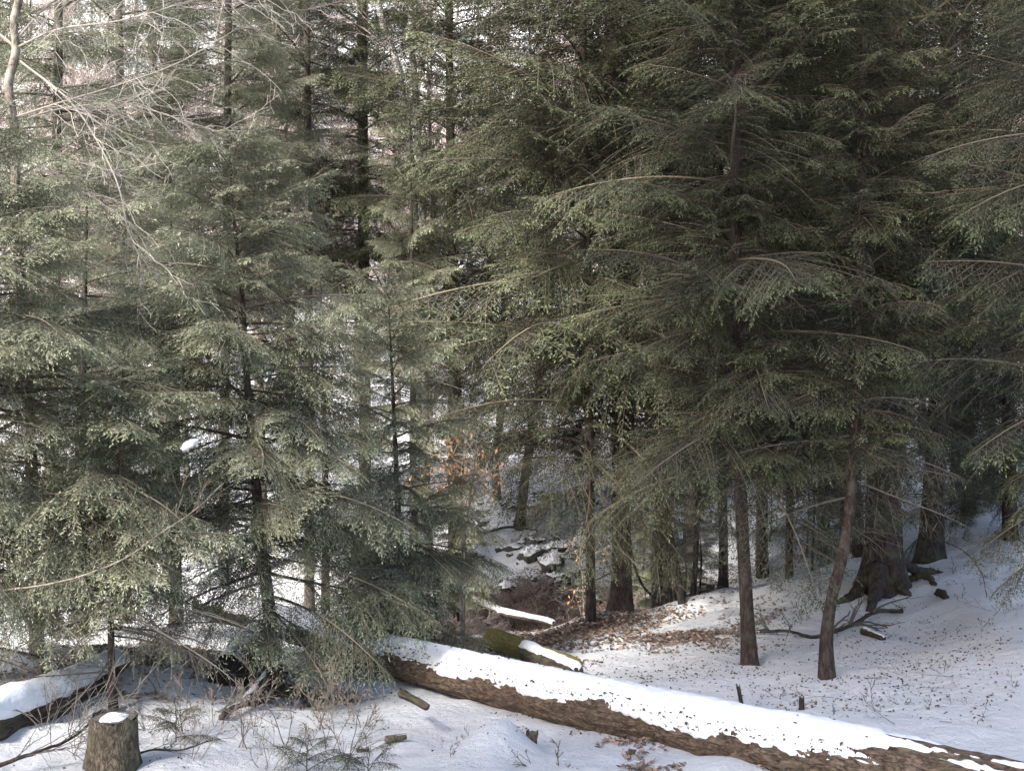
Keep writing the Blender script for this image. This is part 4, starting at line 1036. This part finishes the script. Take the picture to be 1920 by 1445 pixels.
for i in range(80):
    Y = rk.uniform(28.6, 37); px = rk.gauss(1000, 85) - (Y - 31) * 6
    if not 880 < px < 1180: continue
    s = rk.uniform(.07, .27) * (1.2 if Y < 31 else .8)
    o = link('rock', rk.choice(RK), None, on_ground(px, Y, s * .05), (rk.gauss(0, .2), rk.gauss(0, .2), rk.uniform(0, 6.28)), (s * rk.uniform(.8, 1.5), s, s * rk.uniform(.7, 1.1)))
    tag(o, 'dark rock poking through the snow on the slope beyond the ravine', 'rock', 'snow-topped rocks on the slope beyond the ravine')

# ------------------------------------------------------------------ bare shrubs and brush
def shrub_mesh(seed, H, stems, mat, depth=3, wob=.14, spread=.5, rad=.006, minr=.002):
    r = np.random.default_rng(seed); mb = MB()
    for i in range(stems):
        a = r.uniform(0, 6.283)
        grow(mb, (r.normal(0, .05 * H), r.normal(0, .05 * H), -.02), norm(np.array([math.cos(a) * spread, math.sin(a) * spread, 1])), H * r.uniform(.35, .65), rad, depth, r, .55, .12, 3, .09 * max(.6, H), (2, 3), .65, .2, minr, wob)
    return mb.mesh('bare_shrub', [mat])
SHR = [shrub_mesh(900 + i, .85, 2 + i % 3, M_shrub, 3, .12, .5, .005, .0019) for i in range(4)]
SED = [shrub_mesh(920 + i, .32, 1 + i % 3, M_dead, 2, .2, .9, .004, .0022) for i in range(5)]
M_brush = twig_mat('brown_brush', (.10, .078, .066), (.33, .265, .23))
BRU = [shrub_mesh(940 + i, 1.3, 16, M_brush, 3, .2, 1.1, .008, .004) for i in range(4)]
rs = random.Random(31)
shr_lab = ['leafless pale-stemmed shrub in the near snow left of the snow mound', 'leafless shrub beside the roots of the tilted hemlock', 'leafless shrub at the bottom edge below the sawn stump log']
spots = [(400, 10.4), (445, 9.9), (475, 10.9), (530, 10.1), (560, 9.6), (590, 11.0), (610, 10.2), (620, 11.6), (560, 11.9), (330, 10.4), (360, 9.4), (650, 12.0), (90, 10.3), (130, 9.6), (40, 10.9), (300, 12.0), (170, 11.9), (640, 9.3), (500, 9.3), (60, 12.6), (690, 11.2)]
for i, (px, Y) in enumerate(spots):
    o = link('bare_shrub', SHR[i % 4], None, on_ground(px, Y), (rs.gauss(0, .15), rs.gauss(0, .15), rs.uniform(0, 6.28)), (rs.uniform(.8, 1.35),) * 3)
    if px > 450: tag(o, 'leafless fine-stemmed shrub in the snow right of the sawn stump', 'shrub', 'leafless shrubs right of the sawn stump')
    else: tag(o, 'leafless fine-stemmed shrub in the snow around the sawn stump', 'shrub', 'leafless shrubs around the sawn stump')
near_sed = [(1015, 9.3, 1.6), (1050, 9.25, 1.8), (1300, 10.4, .7), (1240, 9.9, 1.3), (1480, 8.3, 1.6), (1530, 8.25, 1.3), (1600, 8.6, 1.2), (880, 10.6, .9), (830, 10.3, .8), (850, 9.4, 1.0)]
sed = near_sed + [(1622, 12.2, 1.3), (1740, 11.0, 1.1), (1690, 11.3, .9), (1785, 11.3, .8), (1810, 11.2, .7), (1860, 15.8, 1.4), (1845, 15.4, 1.2), (1460, 12.5, 1), (1420, 12.6, .9), (1560, 11.0, .9), (1515, 11.5, .7),
       (1720, 13.8, .8), (1770, 12.9, .8), (1875, 10.2, .9), (1905, 11.7, 1), (1370, 16.5, 1.6), (1340, 15.9, 1.4), (1440, 17.5, 1.7), (1480, 18, 1.7), (1510, 17.2, 1.5), (1540, 18.4, 1.4), (1400, 17.9, 1.2), (1455, 19.0, 1.2),
       (1860, 14.3, 1), (1800, 16.8, 1.2), (1230, 17.9, 1), (1200, 16.5, .8), (1120, 13.9, .8), (1180, 13.4, .9), (1260, 14.9, .6), (1100, 17.6, 1), (1580, 9.9, .8), (1570, 18.9, 1.4), (1500, 19.6, 1.5), (1790, 18.4, 1.4), (1870, 18.9, 1.2)]
for i, (px, Y, s) in enumerate(sed):
    o = link('bare_seedling', SED[i % 5], None, on_ground(px, Y), (rs.gauss(0, .3), rs.gauss(0, .3), rs.uniform(0, 6.28)), (s,) * 3)
    if i < len(near_sed): tag(o, 'thin bare seedling growing in front of or under the long fallen trunk', 'seedling', 'bare seedlings by the long fallen trunk')
    else: tag(o, 'small bare twiggy seedling on the shaded snow behind the long fallen trunk', 'seedling', 'bare seedlings on the right snow bank')
for i in range(84):
    if i < 64: px, Y = rs.uniform(880, 1200), rs.uniform(23.5, 28.6)
    else: px, Y = rs.uniform(760, 930), rs.uniform(19.5, 25)
    s = rs.uniform(.7, 1.15) if i < 64 else rs.uniform(.6, 1.0)
    o = link('brush_shrub', BRU[i % 4], None, on_ground(px, Y), (rs.gauss(0, .2), rs.gauss(0, .2), rs.uniform(0, 6.28)), (s, s, s * .8))
    tag(o, 'tangled brown brush on the ravine bank behind the ridge', 'shrub', 'brown brush filling the ravine')
# little evergreen sprigs
for k, (px, Y, lab) in enumerate(((690, 8.75, 'tiny hemlock seedling around a snow lump at the bottom edge'), (330, 9.9, 'low hemlock seedling right of the sawn stump'), (1650, 20.6, 'tuft of hemlock seedling behind the massive trunk'), (575, 9.15, 'small hemlock seedling among bare stems at the bottom'))):
    b_ = on_ground(px, Y); e = empty('hemlock_seedling', b_); tag(e, lab, 'seedling')
    mbs = MB(); mbs.tube([(0, 0, -.05), (0, 0, .18), (.02, 0, .34)], [.006, .005, .002], 6); link('stem', mbs.mesh('stem', [M_twig]), e)
    for j in range(9):
        link('bough', SIZES[0.7][j % 5], e, (0, 0, .04 + .03 * j), (rs.gauss(0, .2), -R(rs.uniform(5, 45)), j * 2.4), ((.55 - .03 * j),) * 3)

# ------------------------------------------------------------------ leaf litter (stuff)
r = np.random.default_rng(77)
def litter(name, n, sampler, size, mat=M_litter, label=None):
    mb = MB(); O = []; 
    while len(O) < n:
        p = sampler()
        if p is not None: O.append(p)
    O = np.array(O)
    Nn = norm(np.stack([r.normal(0, .45, n), r.normal(0, .45, n), np.ones(n)], 1))
    D = norm(np.cross(Nn, r.normal(0, 1, (n, 3)))); S = np.cross(D, Nn)
    ln = (size * r.uniform(.5, 1.3, n))[:, None]; cu = ln * r.uniform(.02, .3, (n, 1))
    w = r.uniform(.18, .38, (n, 1))
    V = np.stack([O - D * ln * .5, O + S * ln * w + Nn * cu, O + D * ln * .5 + Nn * cu * .6, O - S * ln * w + Nn * cu, O], 1).reshape(-1, 3)
    k = np.arange(n)[:, None] * 5
    mb.add(V, tris=np.concatenate([k + [0, 1, 4], k + [1, 2, 4], k + [2, 3, 4], k + [3, 0, 4]]), tint=np.repeat(np.clip(r.beta(1.6, 2.2, n), 0, 1), 5))
    o = link(name, mb.mesh(name, [mat])); tag(o, label, 'leaves', kind='stuff')
def samp(px0, px1, y0, y1, thr, jit):
    def f():
        Y = r.uniform(y0, y1); px = r.uniform(px0, px1); x = (px - 960) / FPX * Y
        t = litter_amount(x, Y) + .17 * smooth_noise(x, Y, 1.3, 4) + .08 * smooth_noise(x, Y, 4, 4)
        if t < thr + r.uniform(0, jit): return None
        return (x, Y, h(x, Y) + .012)
    return f
litter('leaf_litter', 4800, samp(700, 1480, 15.5, 20.5, .06, .22), .085, label='rust-brown fallen leaves piled on the ridge behind the long trunk')
litter('leaf_litter', 2600, samp(0, 680, 11.5, 16, .04, .2), .08, label='brown fallen leaves around the left logs')
litter('leaf_litter', 1100, samp(980, 1700, 8.2, 11, .03, .15), .07, label='brown fallen leaves along the underside of the long trunk')
def samp2(px0, px1, y0, y1):
    def f():
        Y = y0 + (y1 - y0) * r.random() ** .8; px = r.uniform(px0, px1); x = (px - 960) / FPX * Y
        if smooth_noise(x, Y, .8, 12) < r.uniform(-.3, .3): return None
        return (x, Y, h(x, Y) + .008)
    return f
M_deb = twig_mat('dark_forest_debris', (.03, .022, .018), (.16, .10, .07))
litter('snow_debris', 4200, samp2(1050, 1960, 10.5, 20.5), .040, M_deb, 'dark needles, cones and bark flakes strewn on the right snow bank')
litter('snow_debris', 1500, samp2(-50, 1000, 8.6, 15), .032, M_deb, 'dark needles and bark flakes strewn on the near left snow')
litter('slope_debris', 1300, samp2(850, 1250, 29, 48), .13, M_deb, 'dark leaves and twigs strewn on the slope beyond the ravine')

capw = [o for o in C.objects if o.parent and o.parent.name == 'fallen_log' and o.name.startswith('snow_cap')][0]
Mw = capw.parent.matrix_basis if capw.parent.matrix_basis else None
Mw = Matrix.Translation(capw.parent.location) @ capw.parent.rotation_euler.to_matrix().to_4x4()
cv = [Mw @ v.co for v in capw.data.vertices]
def samp_log():
    i = int(r.integers(0, len(cv))); k = i % 30
    if k < 3 or k > 22 or r.random() > (.025 + .97 * (k < 7)): return None
    p = cv[i]; return (p.x + r.normal(0, .008), p.y + r.normal(0, .008), p.z + .006)
litter('log_debris', 520, samp_log, .042, M_deb, 'dark bark crumbs and needles lying on the snow of the long trunk')
# fallen twigs
tw = [MB() for _ in range(4)]
TW = []
for i, mb in enumerate(tw):
    grow(mb, (0, 0, .01), (1, .1, .03), .45, .005, 2, np.random.default_rng(i + 40), .6, 0, 4, .08, (1, 3), .6, .1, .002, .16)
    TW.append(mb.mesh('fallen_twig', [M_dead]))
for i in range(120):
    Y = rs.uniform(9.0, 19.5) if i % 3 else rs.uniform(16, 20); px = rs.uniform(1120, 1940) if i < 100 else rs.uniform(300, 1000)
    if i < 100 and Y < 13 and px < 1500: px += 350
    s = rs.uniform(.4, 1.3)
    o = link('fallen_twig', TW[i % 4], None, on_ground(px, Y, .005), (rs.gauss(0, .1), rs.gauss(0, .06), rs.uniform(0, 6.28)), (s, s, s * .5))
    if i < 100: tag(o, 'thin dark twig lying on the shaded right snow bank', 'twig', 'fallen twigs on the right snow bank')
    else: tag(o, 'thin dark twig lying on the near snow left of the mound', 'twig', 'fallen twigs on the near left snow')
print('objects', len(bpy.data.objects), 'tris', sum(sum(len(p.vertices) - 2 for p in m.polygons) for m in bpy.data.meshes))
